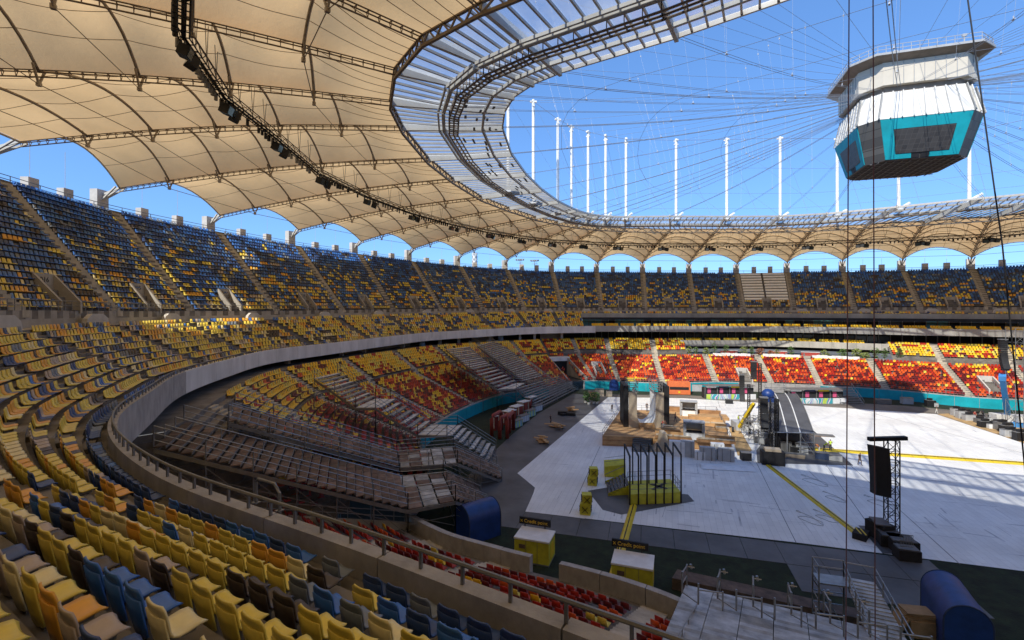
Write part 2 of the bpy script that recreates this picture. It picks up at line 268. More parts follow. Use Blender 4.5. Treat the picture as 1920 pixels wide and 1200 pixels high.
# walkway between the groups and the wall behind it
mb = MB(); ts = np.arange(T0, T1+.01, .125)
rows = [[low_row(t, NLOW) for t in ts], [np.array([*up_row(t, 0)[:2], low_row(t, NLOW)[2]+.002]) for t in ts], [up_row(t, 0) for t in ts]]
mb.grid(rows); mk('walkway', mb, 'conc', upper)
# two rows kept on the long side, above the boxes
mk('terrace', steps(low_row, NLOW, FAR0, T1, k0=NLOW-2), 'concd', upper)
# rim: back wall of top row and its hand rail
mb = MB()
mb.grid([[up_row(t, NUP) for t in ts], [outp(RA['O'][0]*0+ring('O', t), sec(t)[3], -.2, ring('O', t)[2]-.55) for t in ts]])
mb.grid([[outp(ring('O', t), sec(t)[3], .9, ring('O', t)[2]-.5) for t in ts], [outp(ring('O', t), sec(t)[3], .9, ring('O', t)[2]-14) for t in ts]])
mk('rim_wall', mb, 'conc', upper)
mb = MB()
for zz in (.55, 1.05): mb.tube([outp(ring('O', t), sec(t)[3], .6, ring('O', t)[2]+zz-.5) for t in ts], .05, 4)
for t in np.arange(T0, T1, .25): p = outp(ring('O', t), sec(t)[3], .6, ring('O', t)[2]-.5); mb.bar(p, p+np.array([0, 0, 1.05]), .07)
mk('rim_railing', mb, 'rail', upper, kind='stuff')
# front wall: inner kerb, cap and fascia panels with open joints
def curved_wall(fn_in, fn_out, ztop, zbot, t0, t1, per=6):
    mb = MB(); ts = np.linspace(t0, t1, per+1)
    a = [fn_in(t) for t in ts]; b = [fn_out(t) for t in ts]
    mb.grid([[np.array([p[0], p[1], zbot(t)]) for p, t in zip(a, ts)], [np.array([p[0], p[1], ztop(t)]) for p, t in zip(a, ts)],
             [np.array([p[0], p[1], ztop(t)]) for p, t in zip(b, ts)], [np.array([p[0], p[1], zbot(t)]) for p, t in zip(b, ts)], [np.array([p[0], p[1], zbot(t)]) for p, t in zip(a, ts)]])
    for i in (0, -1):
        p, q, t = a[i], b[i], ts[i]
        mb.add([(p[0], p[1], zbot(t)), (q[0], q[1], zbot(t)), (q[0], q[1], ztop(t)), (p[0], p[1], ztop(t))], [(0, 1, 2, 3) if i == 0 else (3, 2, 1, 0)])
    return mb
def off(t, r, n='fa'):
    P = ring(n, t); return outp(P, sec(t)[3], r, P[2])
items = []
tt = T0
while tt < FAR0-.01:
    t2 = tt+.3333
    items.append((ring('fa', tt), curved_wall(lambda t: off(t, .34), lambda t: off(t, 0), lambda t: ring('fa', t)[2], lambda t: ring('fa', t)[2]-2.15, tt+.0015, t2-.0015, 4))); tt = t2
pieces('fascia_panel', [x for x in items if x[0][1] > 33], ['fascia'], upper); pieces('parapet_panel', [x for x in items if x[0][1] <= 33], ['wall'], upper)
mb = MB(); tsl = np.arange(T0, FAR0, .125)
mb.grid([[off(t, .3)+np.array([0, 0, -2.15]) for t in tsl], [off(t, 1.6)+np.array([0, 0, -2.15]) for t in tsl], [off(t, 9)+np.array([0, 0, -1.2]) for t in tsl], [off(t, 13)+np.array([0, 0, -1.2]) for t in tsl]])
mk('soffit', mb, 'conc', upper)
# rail along the parapet
mb = MB(); hr = MB()
for t in np.arange(T0, FAR0, .0833):
    p = off(t, .17); mb.bar(p, p+np.array([0, 0, .36]), .06)
hr.tube([off(t, .17)+np.array([0, 0, .36]) for t in np.arange(T0, FAR0, .0833)], .042, 6)
mk('rail_post', mb, 'rail', upper, kind='stuff'); mk('handrail', hr, 'rail', upper)
# long side: three white balcony bands
def band(ztop, h, t0, t1, r, name='balcony_panel', m='fascia'):
    it = []; tt = t0
    while tt < t1-.01:
        t2 = min(tt+.36, t1)
        it.append((ring('fa', tt), curved_wall(lambda t: off(t, r+.3), lambda t: off(t, r), lambda t: ztop, lambda t: ztop-h, tt+.0015, t2-.0015, 3))); tt = t2
    return it
boxes = thing('hospitality_boxes', 'white balcony bands with glazed hospitality boxes along the far long side', 'balconies', (30, 165, 9))
its = band(21.0, 2.2, FAR0, T1, 8.6)+band(16.9, 1.9, FAR0, T1, .3)+band(12.35, 1.9, 9.65, 13.35, -.4)
pieces('balcony_panel', its, ['bandw'], boxes)
def strip(z0, r0, z1, r1, t0, t1, m, name, par, kind=None):
    mb = MB(); q = np.arange(t0, t1+.01, .125); mb.grid([[off(t, r0)*[1, 1, 0]+[0, 0, z0] for t in q], [off(t, r1)*[1, 1, 0]+[0, 0, z1] for t in q]]); return mk(name, mb, m, par, kind)
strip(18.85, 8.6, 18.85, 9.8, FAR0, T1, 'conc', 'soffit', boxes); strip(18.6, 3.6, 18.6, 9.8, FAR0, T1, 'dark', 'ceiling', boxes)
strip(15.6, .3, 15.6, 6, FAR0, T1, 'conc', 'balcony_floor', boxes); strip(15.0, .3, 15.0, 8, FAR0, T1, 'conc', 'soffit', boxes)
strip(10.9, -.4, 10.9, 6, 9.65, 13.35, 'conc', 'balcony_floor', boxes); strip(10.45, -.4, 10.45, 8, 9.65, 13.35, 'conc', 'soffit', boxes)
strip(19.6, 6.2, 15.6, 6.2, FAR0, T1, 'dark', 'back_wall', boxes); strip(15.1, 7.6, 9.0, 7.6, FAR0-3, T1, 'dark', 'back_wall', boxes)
strip(16.5, 9.0, 8, 9.0, T0, FAR0-2.9, 'dark', 'concourse_wall', boxes)  # dark sheet in place of the unlit openings behind the pillars
# glazing panes and mullions between floors
gl = []; mu = []; rg = random.Random(3)
for t in np.arange(FAR0, T1-.1, .1667):
    if rg.random() < .8:
        a, b = off(t+.01, 5.9), off(t+.155, 5.9)
        m_ = MB(); m_.bar((a[0], a[1], 17.3), (b[0], b[1], 17.3), .05, 3.0, rg.choice([0, 0, 1])); gl.append((a, m_))
    a = off(t, 5.7); m_ = MB(); m_.bar((a[0], a[1], 15.6), (a[0], a[1], 18.8), .16); mu.append((a, m_))
    if t > 9.6 and t < 13.3:
        a, b = off(t+.01, 6.3), off(t+.155, 6.3); m_ = MB(); m_.bar((a[0], a[1], 12.7), (b[0], b[1], 12.7), .05, 3.0, 0); gl.append((a, m_))
    a = off(t, 5.9); m_ = MB(); m_.bar((a[0], a[1], 10.9), (a[0], a[1], 15.0), .22); mu.append((a, m_))
M['aqua'] = mat('aqua_glass', (.10, .26, .25), .2, 0, .2, .5)
pieces('pane', gl, ['winglass', 'aqua'], boxes, 200); pieces('mullion', mu, ['rail'], boxes, 200)

# ---------------------------------------------------------------- lower bowl
lower = thing('lower_stand', 'lower tier of the bowl, red seats grading to yellow at the back', 'grandstand', (0, 80, 0))
GAPS = [(5.93, 6.5)]                                   # corner tunnel
def in_gap(t): return any(a < t < b for a, b in GAPS)
def lims(t): return 15 if 9.65 < t < 13.35 else NBOT
for a, b, n in ((T0LOW, -3.4, NBOT), (-2.9, 5.93, NBOT), (-3.4, -2.9, NBOT), (6.5, 9.65, NBOT), (9.65, 13.35, 15), (13.35, T1, NBOT)):
    mk('terrace', steps(bot_row, n, a, b, k0=6 if a == -3.4 else 0), 'concd', lower)
mk('terrace', steps(bot_row, NBOT, 5.93, 6.5, k0=13), 'concd', lower)
def plat(n0, off0, z, t0, t1, m, name, par):
    mb = MB(); q = np.arange(t0, t1+.01, .125)
    mb.grid([[np.array([*bot_row(t, n0)[:2], z]) for t in q], [np.array([*off(t, off0)[:2], z]) for t in q]]); return mk(name, mb, m, par)
plat(NBOT, 12, bot_row(0, NBOT)[2], -7, 9.65, 'concd', 'concourse_floor', lower); plat(NBOT, 12, bot_row(0, NBOT)[2], 13.35, T1, 'conc', 'concourse_floor', lower)  # end stand floor given darker concrete to tone down stray sun
plat(15, 9, bot_row(0, 15)[2]+.01, 9.65, 13.35, 'conc', 'restaurant_floor', lower)
# front wall of the lower bowl
def bwall(t0, t1, z1, r0=0, r1=.35):
    def P(t, r): B = ring('bd', t); O = ring('O', t); e = (B-O)[:2]; e /= np.linalg.norm(e); return np.array([B[0]-e[0]*r, B[1]-e[1]*r, 0])
    return curved_wall(lambda t: P(t, r1), lambda t: P(t, r0), lambda t: z1, lambda t: 0, t0, t1, 4)
its = []
for a, b in ((T0LOW, -5.45), (-5.25, -3.35), (-2.9, 5.93), (6.5, T1)):
    tt = a
    while tt < b-.02: t2 = min(tt+.25, b); its.append((ring('bd', tt), bwall(tt+.002, t2-.002, 2.45 if tt > -3 else 2.75, 0, .35 if tt > -3 else .5))); tt = t2
pieces('front_wall_panel', its, ['wall'], lower)
# the rest of the bowl, behind the camera: it only shades the place
back = thing('rear_stand', 'rest of the stadium bowl behind the viewpoint, with an added sun screen up to the roof', 'grandstand', (33, -20, 20))
tb = np.arange(T1, 40+T0+.01, .25)
mb = MB(); mb.grid([[outp(ring('fa', t), sec(t)[3], 0, 13.5) for t in tb], [outp(ring('fa', t), sec(t)[3], 0, 15.8) for t in tb], [low_row(t, NLOW) for t in tb], [up_row(t, 0) for t in tb], [up_row(t, NUP) for t in tb], [outp(ring('O', t), sec(t)[3], .6, 37) for t in tb], [outp(ring('O', t), sec(t)[3], 1.5, 0) for t in tb]]); mk('terrace', mb, 'concd', back)
mb = MB(); tb = np.arange(T1, 40-1.7, .25); mb.grid([[outp(ring('O', t), sec(t)[3], .8, 36) for t in tb], [outp(ring('O', t), sec(t)[3], .8, 40.5) for t in tb], [outp(ring('A', t), sec(t)[3], -.4, 41.5) for t in tb], [outp(ring('A', t), sec(t)[3], -.4, 47.5) for t in tb]]); mk('added_sun_screen', mb, 'conc', back)  # unseen screen added between rim and roof to keep stray sun out
mb = MB(); tb = np.arange(T1, 40+T0+.01, .25); mb.grid([[bot_row(t, 0) for t in tb], [bot_row(t, NBOT) for t in tb]]); mk('lower_terrace', mb, 'concd', back)
# ---------------------------------------------------------------- seats
def seat_grid(nw, prof, wd):
    """prof: list of (y, z, half-width factor); returns verts, quads of a thin curved shell"""
    v = []; f = []; n = len(prof); T = .035
    for side in (0, 1):
        for j, (y, z, hw) in enumerate(prof):
            a = prof[max(j-1, 0)]; b = prof[min(j+1, n-1)]; ty, tz = b[0]-a[0], b[1]-a[1]; L = math.hypot(ty, tz); ny, nz = -tz/L, ty/L
            for i in range(nw):
                u = -1+2*i/(nw-1); dish = .035*u*u if nw > 2 else 0
                yy = y+ny*(dish-side*T); zz = z+nz*(dish-side*T); v.append((u*wd/2*hw, yy, zz))
    N = n*nw
    for j in range(n-1):
        for i in range(nw-1):
            a = j*nw+i; f.append((a, a+nw, a+nw+1, a+1)); f.append((N+a, N+a+1, N+a+nw+1, N+a+nw))
    for i in range(nw-1):
        f.append((i, i+1, N+i+1, N+i)); a = (n-1)*nw+i; f.append((a, N+a, N+a+1, a+1))
    for j in range(n-1):
        a = j*nw; f.append((a, N+a, N+a+nw, a+nw)); b = a+nw-1; f.append((b, b+nw, N+b+nw, N+b))
    return v, f
# local frame: y outward (to the back), z up, origin on the tread under the seat front
P0 = [(.02, .45, .80), (.05, .485, .93), (.14, .49, .98), (.30, .465, .98), (.42, .455, .96), (.50, .49, .94), (.545, .56, .93), (.575, .70, .97), (.60, .84, .98), (.62, .93, .93), (.632, .985, .74)]
P0 = [(y, z-.07, w_) for y, z, w_ in P0]
V0, F0 = seat_grid(7, P0, .60)
Vb, Fb = seat_grid(5, [(.50, .10, .80), (.545, .30, .88), (.59, .52, .93), (.625, .74, .95)], .60); F0 = F0+[tuple(len(V0)+q for q in f) for f in Fb]; V0 = V0+Vb
V1, F1 = seat_grid(2, [(.03, .41, 1), (.46, .40, .97), (.56, .55, .97), (.62, .92, .9)], .60)
V2 = [(-.29, .03, .44), (.29, .03, .44), (.29, .50, .43), (-.29, .50, .43), (-.29, .03, .36), (.29, .03, .36), (.25, .62, .93), (-.25, .62, .93), (.29, .56, .36), (-.29, .56, .36)]
F2 = [(0, 1, 2, 3), (4, 5, 1, 0), (3, 2, 6, 7), (9, 7, 6, 8), (0, 3, 9, 4), (1, 5, 8, 2), (2, 8, 6, 2), (3, 7, 9, 3)]
F2 = [(0, 1, 2, 3), (4, 5, 1, 0), (3, 2, 6, 7), (9, 7, 6, 8), (0, 3, 9, 4), (1, 5, 8, 2)]
CN = ['navy', 'blue', 'teal', 'yellow', 'amber', 'beige', 'brown', 'cream', 'slate', 'red', 'orange', 'maroon', 'gold']
def sscale(t, tier): return .81+.19*min(1, max(0, (t+5)/4)) if tier == 'upper' and t < 0 else 1.0
seats = []       # (pos, dir_in, colour, tier, t, row, nth)
def pick(ws): return random.choices(list(ws), list(ws.values()))[0]
def fill(fn, rows, t0, t1, cfn, tier, gap, aisle=.055, pitch=.68, keep=None, sh=0):
    for k in rows:
        for i in range(int(math.floor(t0))-1, int(math.ceil(t1))+2):
            a, b = max(t0, i+sh+(0 if (sh and i == -6) else aisle)), min(t1, i+sh+1-(0 if (sh and i == -7) else aisle))
            if b-a < .06: continue
            pa, pb, pm = fn(a, k), fn(b, k), fn((a+b)/2, k); L = np.linalg.norm(pa-pm)+np.linalg.norm(pb-pm); n = int(L/(pitch*sscale((a+b)/2, tier))); prev = None
            for j in range(n):
                t = a+(b-a)*(j+.5)/n
                if keep and not keep(t, k, i): continue
                if gap and random.random() < gap: continue
                p = fn(t, k); d = sec(t)[3]; e = 1e-3
                if p[0]**2+p[1]**2 < 1.7: continue
                tg = fn(t+e, k)-fn(t-e, k); tg /= np.linalg.norm(tg[:2])
                nrm = np.array([-tg[1], tg[0]]); 
                if nrm@d[:2] < 0: nrm = -nrm
                c = prev if prev and random.random() < .25 else cfn(t, k); prev = c
                dep = fn(t, k+1)-p; dd = np.linalg.norm(dep[:2])
                q_ = dd-.72*sscale(t, tier); seats.append((p[0]-nrm[0]*q_, p[1]-nrm[1]*q_, p[2], nrm[0], nrm[1], c, tier, t, k, j))
def c_low(t, k):
    if t > -9 and k == 0 and t < -1.5: return pick({'navy': 7, 'blue': 3, 'slate': 1})
    return pick({'yellow': 46, 'amber': 20, 'cream': 12, 'beige': 9, 'blue': 6, 'navy': 9, 'brown': 5, 'slate': 3})
def c_up(t, k):
    s = k/NUP; y = max(.03, .55-.70*s)
    if s > .9: y = .0
    return pick({'yellow': 30*y, 'amber': 12*y, 'cream': 8*y, 'beige': 5*y, 'blue': 14*(1.1-y), 'teal': 8*(1.1-y), 'navy': 22*(1.1-y), 'slate': 5*(1.1-y), 'brown': 3})
def c_bot(t, k):
    s = k/NBOT; y = .07+.9*max(0, (s-.45))/.45; y = min(.88, y+(.12 if -3 < t < 5.5 else 0))
    if 6.4 < t < 7.4: y *= .8
    return pick({'gold': 44*y, 'yellow': 24*y, 'red': 36*(1-y), 'orange': (30 if t > 5.5 else 12)*(1-y), 'maroon': 26*(1-y)})
VOM = lambda i: i+.5
def keep_up(t, k, i): return not (k < 4 and abs(t-VOM(i)) < .10) and not (11.02 < t < 11.98 and k > 3)
fill(low_row, range(0, NLOW), T0, FAR0, c_low, 'upper', .05, sh=-.25)
fill(low_row, range(NLOW-2, NLOW), FAR0, T1, c_low, 'upper', .12)
fill(up_row, range(0, NUP), T0+3.5, T1, c_up, 'upper', .015, keep=keep_up)
BVOM = {7.45: 3, 10.55: 0, 14.4: 2}
def keep_bot(t, k, i):
    if in_gap(t) and k < 14: return False
    if -3.45 < t < -2.85 and k < 7: return False
    if -3.45 < t < -1.55 and k > 12: return False
    if t < -3 and k < 2: return False
    if 9.65 < t < 13.35 and k > 14: return False
    if t > 6.5 and k in (15, 16): return False
    return not any(abs(t-a) < .085 and b <= k <= b+5 for a, b in BVOM.items())
fill(bot_row, range(0, NBOT), T0LOW, T1, c_bot, 'lower', .02, keep=keep_bot, aisle=.06)
def balc(r, z):
    return lambda t, k: outp(off(t, r), sec(t)[3], .1+.95*k, z+.45*k)
for i in np.arange(FAR0+.3, T1, .37):
    pass
def fillbox(r, z, t0, t1):
    q = t0
    while q < t1-.3:
        for k in (0, 1):
            for j in range(8):
                t = q+.03+.31*j/8; p = outp(off(t, r), sec(t)[3], 1.0+.95*k, z+.5*k); d = sec(t)[3]
                seats.append((p[0], p[1], p[2], d[0], d[1], 'gold' if random.random() < .75 else 'yellow', 'box', t, k, j))
        q += .37
fillbox(0.3, 16.25, FAR0+.2, T1); fillbox(-.4, 11.65, 9.75, 13.3)
# which seats show largest
def vis(s):
    p = proj((s[0], s[1], s[2]+.5)); return p and -30 < p[0] < 1950 and -30 < p[1] < 1230
up_near = sorted([s for s in seats if s[6] == 'upper' and vis(s) and s[0]**2+s[1]**2 < 900], key=lambda s: s[0]**2+s[1]**2)[:235]
lo_near = sorted([s for s in seats if s[6] == 'lower' and vis(s) and 640 < proj(s)[0] < 1280 and proj(s)[1] > 960], key=lambda s: s[0]**2+s[1]**2)[:65]
ORD = ['front', 'second', 'third', 'fourth', 'fifth', 'sixth', 'seventh', 'eighth', 'ninth', 'tenth', 'eleventh', 'twelfth', 'thirteenth', 'fourteenth', 'fifteenth', 'sixteenth', 'seventeenth', 'eighteenth', 'nineteenth', 'twentieth', 'twenty first', 'twenty second', 'twenty third', 'twenty fourth', 'twenty fifth', 'twenty sixth', 'twenty seventh', 'twenty eighth', 'twenty ninth', 'thirtieth']
NICE = {'navy': 'navy blue', 'blue': 'bright blue', 'teal': 'faded blue', 'yellow': 'lemon yellow', 'amber': 'amber', 'beige': 'faded beige', 'brown': 'dark brown', 'cream': 'cream yellow', 'slate': 'slate grey', 'red': 'red', 'orange': 'orange red', 'maroon': 'maroon', 'gold': 'golden yellow'}
chosen = set()
seatmesh = {}
def seat_objs(lst, where, grp, lod):
    Vx, Fx = lod; blk = (lambda s: int(math.floor(s[7]+.25))) if where == 'foreground' else (lambda s: int(math.floor(s[7]))); bays = sorted(set(blk(s) for s in lst), reverse=True); bn = {b: i for i, b in enumerate(bays)}
    for s in lst:
        chosen.add(s); c = s[5]; key = (c, where)
        if key not in seatmesh:
            mb = MB(); mb.add(Vx, Fx, 0)
            if len(Fx) > 60:
                for q in (-.13, .13): mb.box((q, .30, .33), (.05, .34, .09), 0, 1)
                mb.box((0, .44, .18), (.30, .05, .34), 0, 1)
            me = mb.mesh('seat_shell', [c, 'rail'], smooth=False)
            sm = [len(Fx) > 60 and k < len(Fx) for k in range(len(mb.f))]; me.polygons.foreach_set('use_smooth', sm); seatmesh[key] = me
        o = bpy.data.objects.new('stadium_seat', seatmesh[key]); COL.objects.link(o)
        o.location = (s[0], s[1], s[2]); sc_ = sscale(s[7], s[6]); o.scale = (sc_*.98, sc_*.92, sc_*(1 if s[6] == 'lower' else .92)); o.rotation_euler = (rng.normal(0, .012), 0, math.atan2(-s[4], -s[3])-math.pi/2+rng.normal(0, .02))
        tag(o, f"{NICE[c]} seat, {ORD[s[8]].replace(' ', '-')} row, {ORD[s[9]].replace(' ', '-')} past the left aisle, {ORD[bn[blk(s)]]} {where} block", 'seat', grp)
seat_objs(up_near, 'foreground', 'plastic seats of the foreground terrace', (V0, F0))
seat_objs(lo_near, 'lower', 'red and yellow seats below the parapet', (V1, F1))
def seat_stuff(name, sel, label):
    sel = [s for s in sel if s not in chosen]
    A_ = np.array([[s[0], s[1], s[2], s[3], s[4]] for s in sel]); C_ = np.array([CN.index(s[5]) for s in sel]); SC_ = np.array([sscale(s[7], s[6]) for s in sel])
    near = (A_[:, 0]**2+A_[:, 1]**2) < 55**2; VV = []; FF = []; MI = []; base = 0
    for msk, (Vx, Fx) in ((near, (V1, F1)), (~near, (V2, F2))):
        a = A_[msk]; 
        if not len(a): continue
        Vx = np.array(Vx); Fx = np.array(Fx); n = len(a); Vx = Vx[None]*SC_[msk][:, None, None]; Vx[:, :, 2] *= np.where(SC_[msk] < .999, .92+.08*(SC_[msk]-.81)/.19, 1)[:, None]
        th = np.arctan2(-a[:, 4], -a[:, 3])-math.pi/2+rng.normal(0, .03, n); c, s_ = np.cos(th)[:, None], np.sin(th)[:, None]
        tz = rng.normal(0, .015, n)[:, None]
        X = a[:, 0:1]+Vx[:, :, 0]*c-Vx[:, :, 1]*s_; Y = a[:, 1:2]+Vx[:, :, 0]*s_+Vx[:, :, 1]*c; Z = a[:, 2:3]+Vx[:, :, 2]+tz*Vx[:, :, 1]
        VV.append(np.stack([X, Y, Z], 2).reshape(-1, 3)); FF.append((Fx[None]+(base+np.arange(n)*Vx.shape[1])[:, None, None]).reshape(-1, 4)); MI.append(np.repeat(C_[msk], len(Fx))); base += n*Vx.shape[1]
    VV = np.concatenate(VV); FF = np.concatenate(FF); MI = np.concatenate(MI)
    me = bpy.data.meshes.new(name); me.vertices.add(len(VV)); me.vertices.foreach_set('co', VV.ravel()); me.loops.add(FF.size); me.loops.foreach_set('vertex_index', FF.ravel().astype(np.int32))
    me.polygons.add(len(FF)); me.polygons.foreach_set('loop_start', np.arange(0, FF.size, 4, dtype=np.int32))
    for c in CN: me.materials.append(M[c])
    me.polygons.foreach_set('material_index', MI.astype(np.int32)); me.update(calc_edges=True); me.validate()
    o = link(name, me, kind='stuff'); tag(o, label, 'seats'); return o
seat_stuff('stadium_seat', seats, 'all the smaller seats of the bowl, blue and yellow above, red and yellow below')
print('SEATS', len(seats))

# ---------------------------------------------------------------- gangway stairs, vomitories, columns
def stairs(fn, n, t, w, k0=0, h=.02):
    mb = MB(); d = sec(t)[3]; tg = Vector((-d[1], d[0], 0))*w/2
    for k in range(k0, n):
        a, b = Vector(fn(t, k)), Vector(fn(t, k+1)); dz = (b.z-a.z)/2; m = (a+b)/2
        for p, q, z in ((a, m, a.z+h), (m, b, a.z+dz+h)):
            T_ = [Vector((p.x, p.y, z))-tg, Vector((p.x, p.y, z))+tg, Vector((q.x, q.y, z))+tg, Vector((q.x, q.y, z))-tg]
            mb.hexa(T_, [v-Vector((0, 0, dz+.3)) for v in T_])
    return mb
for i in range(-4, 17): mk('gangway_stairs', stairs(up_row, NUP, i, 1.9 if i < 10 else 1.7), 'stair', upper)
for i in (-8, -7, *range(-5, 8)): mk('gangway_stairs', stairs(low_row, NLOW, i-.25, 1.9), 'concd', upper)
for i in range(-8, 17):
    if -3 < i < 6 or i > 6 or -6.1 < i < -3.4: mk('gangway_stairs', stairs(bot_row, 15 if 9.65 < i < 13.35 else NBOT, i, 1.8), 'stair', lower)
M['numpaint'] = mat('faded_number_paint', (.06, .055, .05), .8)
def text_mesh(s, size, ext=.01):
    cu = bpy.data.curves.new('lettering', 'FONT'); cu.body = s; cu.size = size; cu.extrude = ext; cu.align_x = 'CENTER'; cu.align_y = 'CENTER'
    o = bpy.data.objects.new('lettering', cu); me = bpy.data.meshes.new_from_object(o); bpy.data.objects.remove(o); bpy.data.curves.remove(cu); return me
def text(s, size, loc, nrm, parent, m, tilt=0, name='lettering', ext=.01):
    me = text_mesh(s, size, ext); me.materials.clear(); me.materials.append(M[m] if isinstance(m, str) else m)
    n = Vector(nrm).normalized(); x = Vector((0, 0, 1)).cross(n).normalized(); y = n.cross(x); R_ = Matrix((x, y, n)).transposed().to_4x4(); R_.translation = Vector(loc)
    me.transform(R_); return link(name, me, parent)
def vomitory(fn, t, k0, n, w, par, num=None, inner='dark', wall='conc', front=0):
    d = sec(t)[3]; D_ = Vector(d); tg = Vector((-d[1], d[0], 0)); mb = MB()
    a = Vector(fn(t, k0)); b = Vector(fn(t, k0+n)); zb = a.z
    for sgn in (-1, 1):                                # raked wing walls, a straight top
        s0 = a+tg*sgn*w/2+D_*front; s1 = b+tg*sgn*w/2
        o = tg*.28*sgn; lo = min(zb-.3, zb)
        B_ = [Vector((s0.x, s0.y, lo)), Vector((s0.x, s0.y, lo))+o, Vector((s1.x, s1.y, lo))+o, Vector((s1.x, s1.y, lo))]
        T_ = [Vector((s0.x, s0.y, a.z+.95)), Vector((s0.x, s0.y, a.z+.95))+o, Vector((s1.x, s1.y, b.z+1.0))+o, Vector((s1.x, s1.y, b.z+1.0))]
        mb.hexa(T_, B_)
    mb.hexa([b-tg*w/2+Vector((0, 0, 1)), b+tg*w/2+Vector((0, 0, 1)), b+tg*w/2-D_*.3+Vector((0, 0, 1)), b-tg*w/2-D_*.3+Vector((0, 0, 1))],
            [Vector((p.x, p.y, b.z-1.0)) for p in (b-tg*w/2, b+tg*w/2, b+tg*w/2-D_*.3, b-tg*w/2-D_*.3)])
    v = mk('vomitory', mb, wall, par)
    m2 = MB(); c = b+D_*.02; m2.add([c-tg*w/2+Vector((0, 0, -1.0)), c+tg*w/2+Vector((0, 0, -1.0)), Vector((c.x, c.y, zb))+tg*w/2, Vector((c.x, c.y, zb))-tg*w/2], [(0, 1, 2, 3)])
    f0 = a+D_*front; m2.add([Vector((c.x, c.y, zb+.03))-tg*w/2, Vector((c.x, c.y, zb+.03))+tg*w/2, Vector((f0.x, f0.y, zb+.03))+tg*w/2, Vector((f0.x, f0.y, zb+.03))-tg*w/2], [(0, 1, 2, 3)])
    mk('doorway', m2, inner, v)  # dark sheet painted where the opening would lie in shade
    if num: text(num, .75, b+Vector((0, 0, .35))+D_*.03, D_, v, 'numpaint'); 
    return v
NUM = {-3: '218', -2: '216', -1: '215', 0: '214', 1: '213', 2: '212'}
for i in range(-4, 17): vomitory(up_row, i+.5, 0, 4, 2.3 if i < 8 else 2.4, upper, NUM.get(i))
for t, k in BVOM.items(): vomitory(bot_row, t, k, 6, 2.5, lower, wall='blockw', front=.3)
# pale hoods standing on the walkway, one per bay
for i in range(-4, 17):
    t = i+.62 if i < 8 else i+.15; P = low_row(t, NLOW); d = sec(t)[3]; D_ = Vector(d); tg = Vector((-d[1], d[0], 0)); P = Vector(P)-D_*.5; mb = MB()
    pr = [(-1.7, 0), (-1.5, .75), (-.8, 1.25), (.8, 1.25), (1.5, .75), (1.7, 0)]
    mb.add([P+tg*x+Vector((0, 0, z)) for x, z in pr]+[P+tg*x+Vector((0, 0, z))-D_*.5 for x, z in pr], [(5, 4, 3, 2, 1, 0), (6, 7, 8, 9, 10, 11)]+[(j, j+1, j+7, j+6) for j in range(5)])
    mk('walkway_hood', mb, 'blockw', upper)
# rail on the walkway edge above the front group
mb = MB()
for t in np.arange(-4.5, T1, .0714):
    p = Vector(up_row(t, 0))+Vector((0, 0, 0)); mb.bar(p, p+Vector((0, 0, 1.0)), .05)
for z in (.5, 1.0): mb.tube([Vector(up_row(t, 0))+Vector((0, 0, z)) for t in np.arange(-4.5, T1, .1)], .035, 4)
mk('walkway_railing', mb, 'rail', upper, kind='stuff')
# rim columns and the pale blocks between them
for i in range(-1, 17):
    p = Vector(ring('O', i)); d = Vector(sec(i)[3]); q = Vector(ring('A', i)); c = thing('roof_column', f'white concrete roof column at the rim of the upper tier, {ORD[i+1]} visible from the left', 'column', (p.x-d.x*.3, p.y-d.y*.3, p.z-12), 'roof columns round the rim')
    mb = MB(); b = p-d*1.6; a = math.atan2(d.y, d.x); zt = q.z-.3
    mb.box((b.x, b.y, (p.z-14+zt)/2), (1.3, 2.0, zt-p.z+14), a, 0); mk('shaft', mb, 'blockw', c)
    mb = MB(); tp = Vector((b.x, b.y, zt-1.0)); tgv = Vector((-d.y, d.x, 0))
    for e in (q, q+tgv*.8, q-tgv*.8): mb.bar(tp-Vector((0, 0, 1.0)), e, .22)
    mb.bar(tp, q, .3); mk('bracket', mb, 'beam', c)
def ORDX(k): return ORD[k] if k < 30 else ('thirty-'+{1: 'first'}.get(k-29, ORD[k-30]))
n_ = 0
for i in range(-2, 17):
    for u in (.36, .68):
        t = i+u; p = Vector(ring('O', t)); d = Vector(sec(t)[3]); n_ += 1; mb = MB(); b = p-d*1.4; h = .9 if i < 6 else 1.4
        mb.box((b.x, b.y, p.z-2+h/2+.5), (1.1, 1.5, h+4), math.atan2(d.y, d.x)); mb.tube([b+Vector((0, 0, h)), b+Vector((0, 0, h+6))], .03, 4)
        o = mk('rim_block', mb, 'blockw'); tag(o, f'square concrete stub on the rim behind the top seat row, {ORDX(n_-1)} from the left', 'concrete stub', 'concrete stubs along the rim')
# retired blocks: white covered benches in one block
gr = thing('covered_terrace', 'white covered benches in two columns filling one block of the far upper tier', 'bench covers', tuple(up_row(11.5, 4)))
for half in (0, 1):
    for r in range(10):
        t0, t1 = 11.06+.45*half, 11.47+.46*half; k = 4.2+1.75*r; mb = MB()
        a, b, c, d_ = (Vector(up_row(t, kk))+Vector((0, 0, .55)) for t, kk in ((t0, k), (t1, k), (t1, k+.75), (t0, k+.75)))
        mb.slab(a, b, c, d_, .35); mk('bench_cover', mb, 'white', gr)
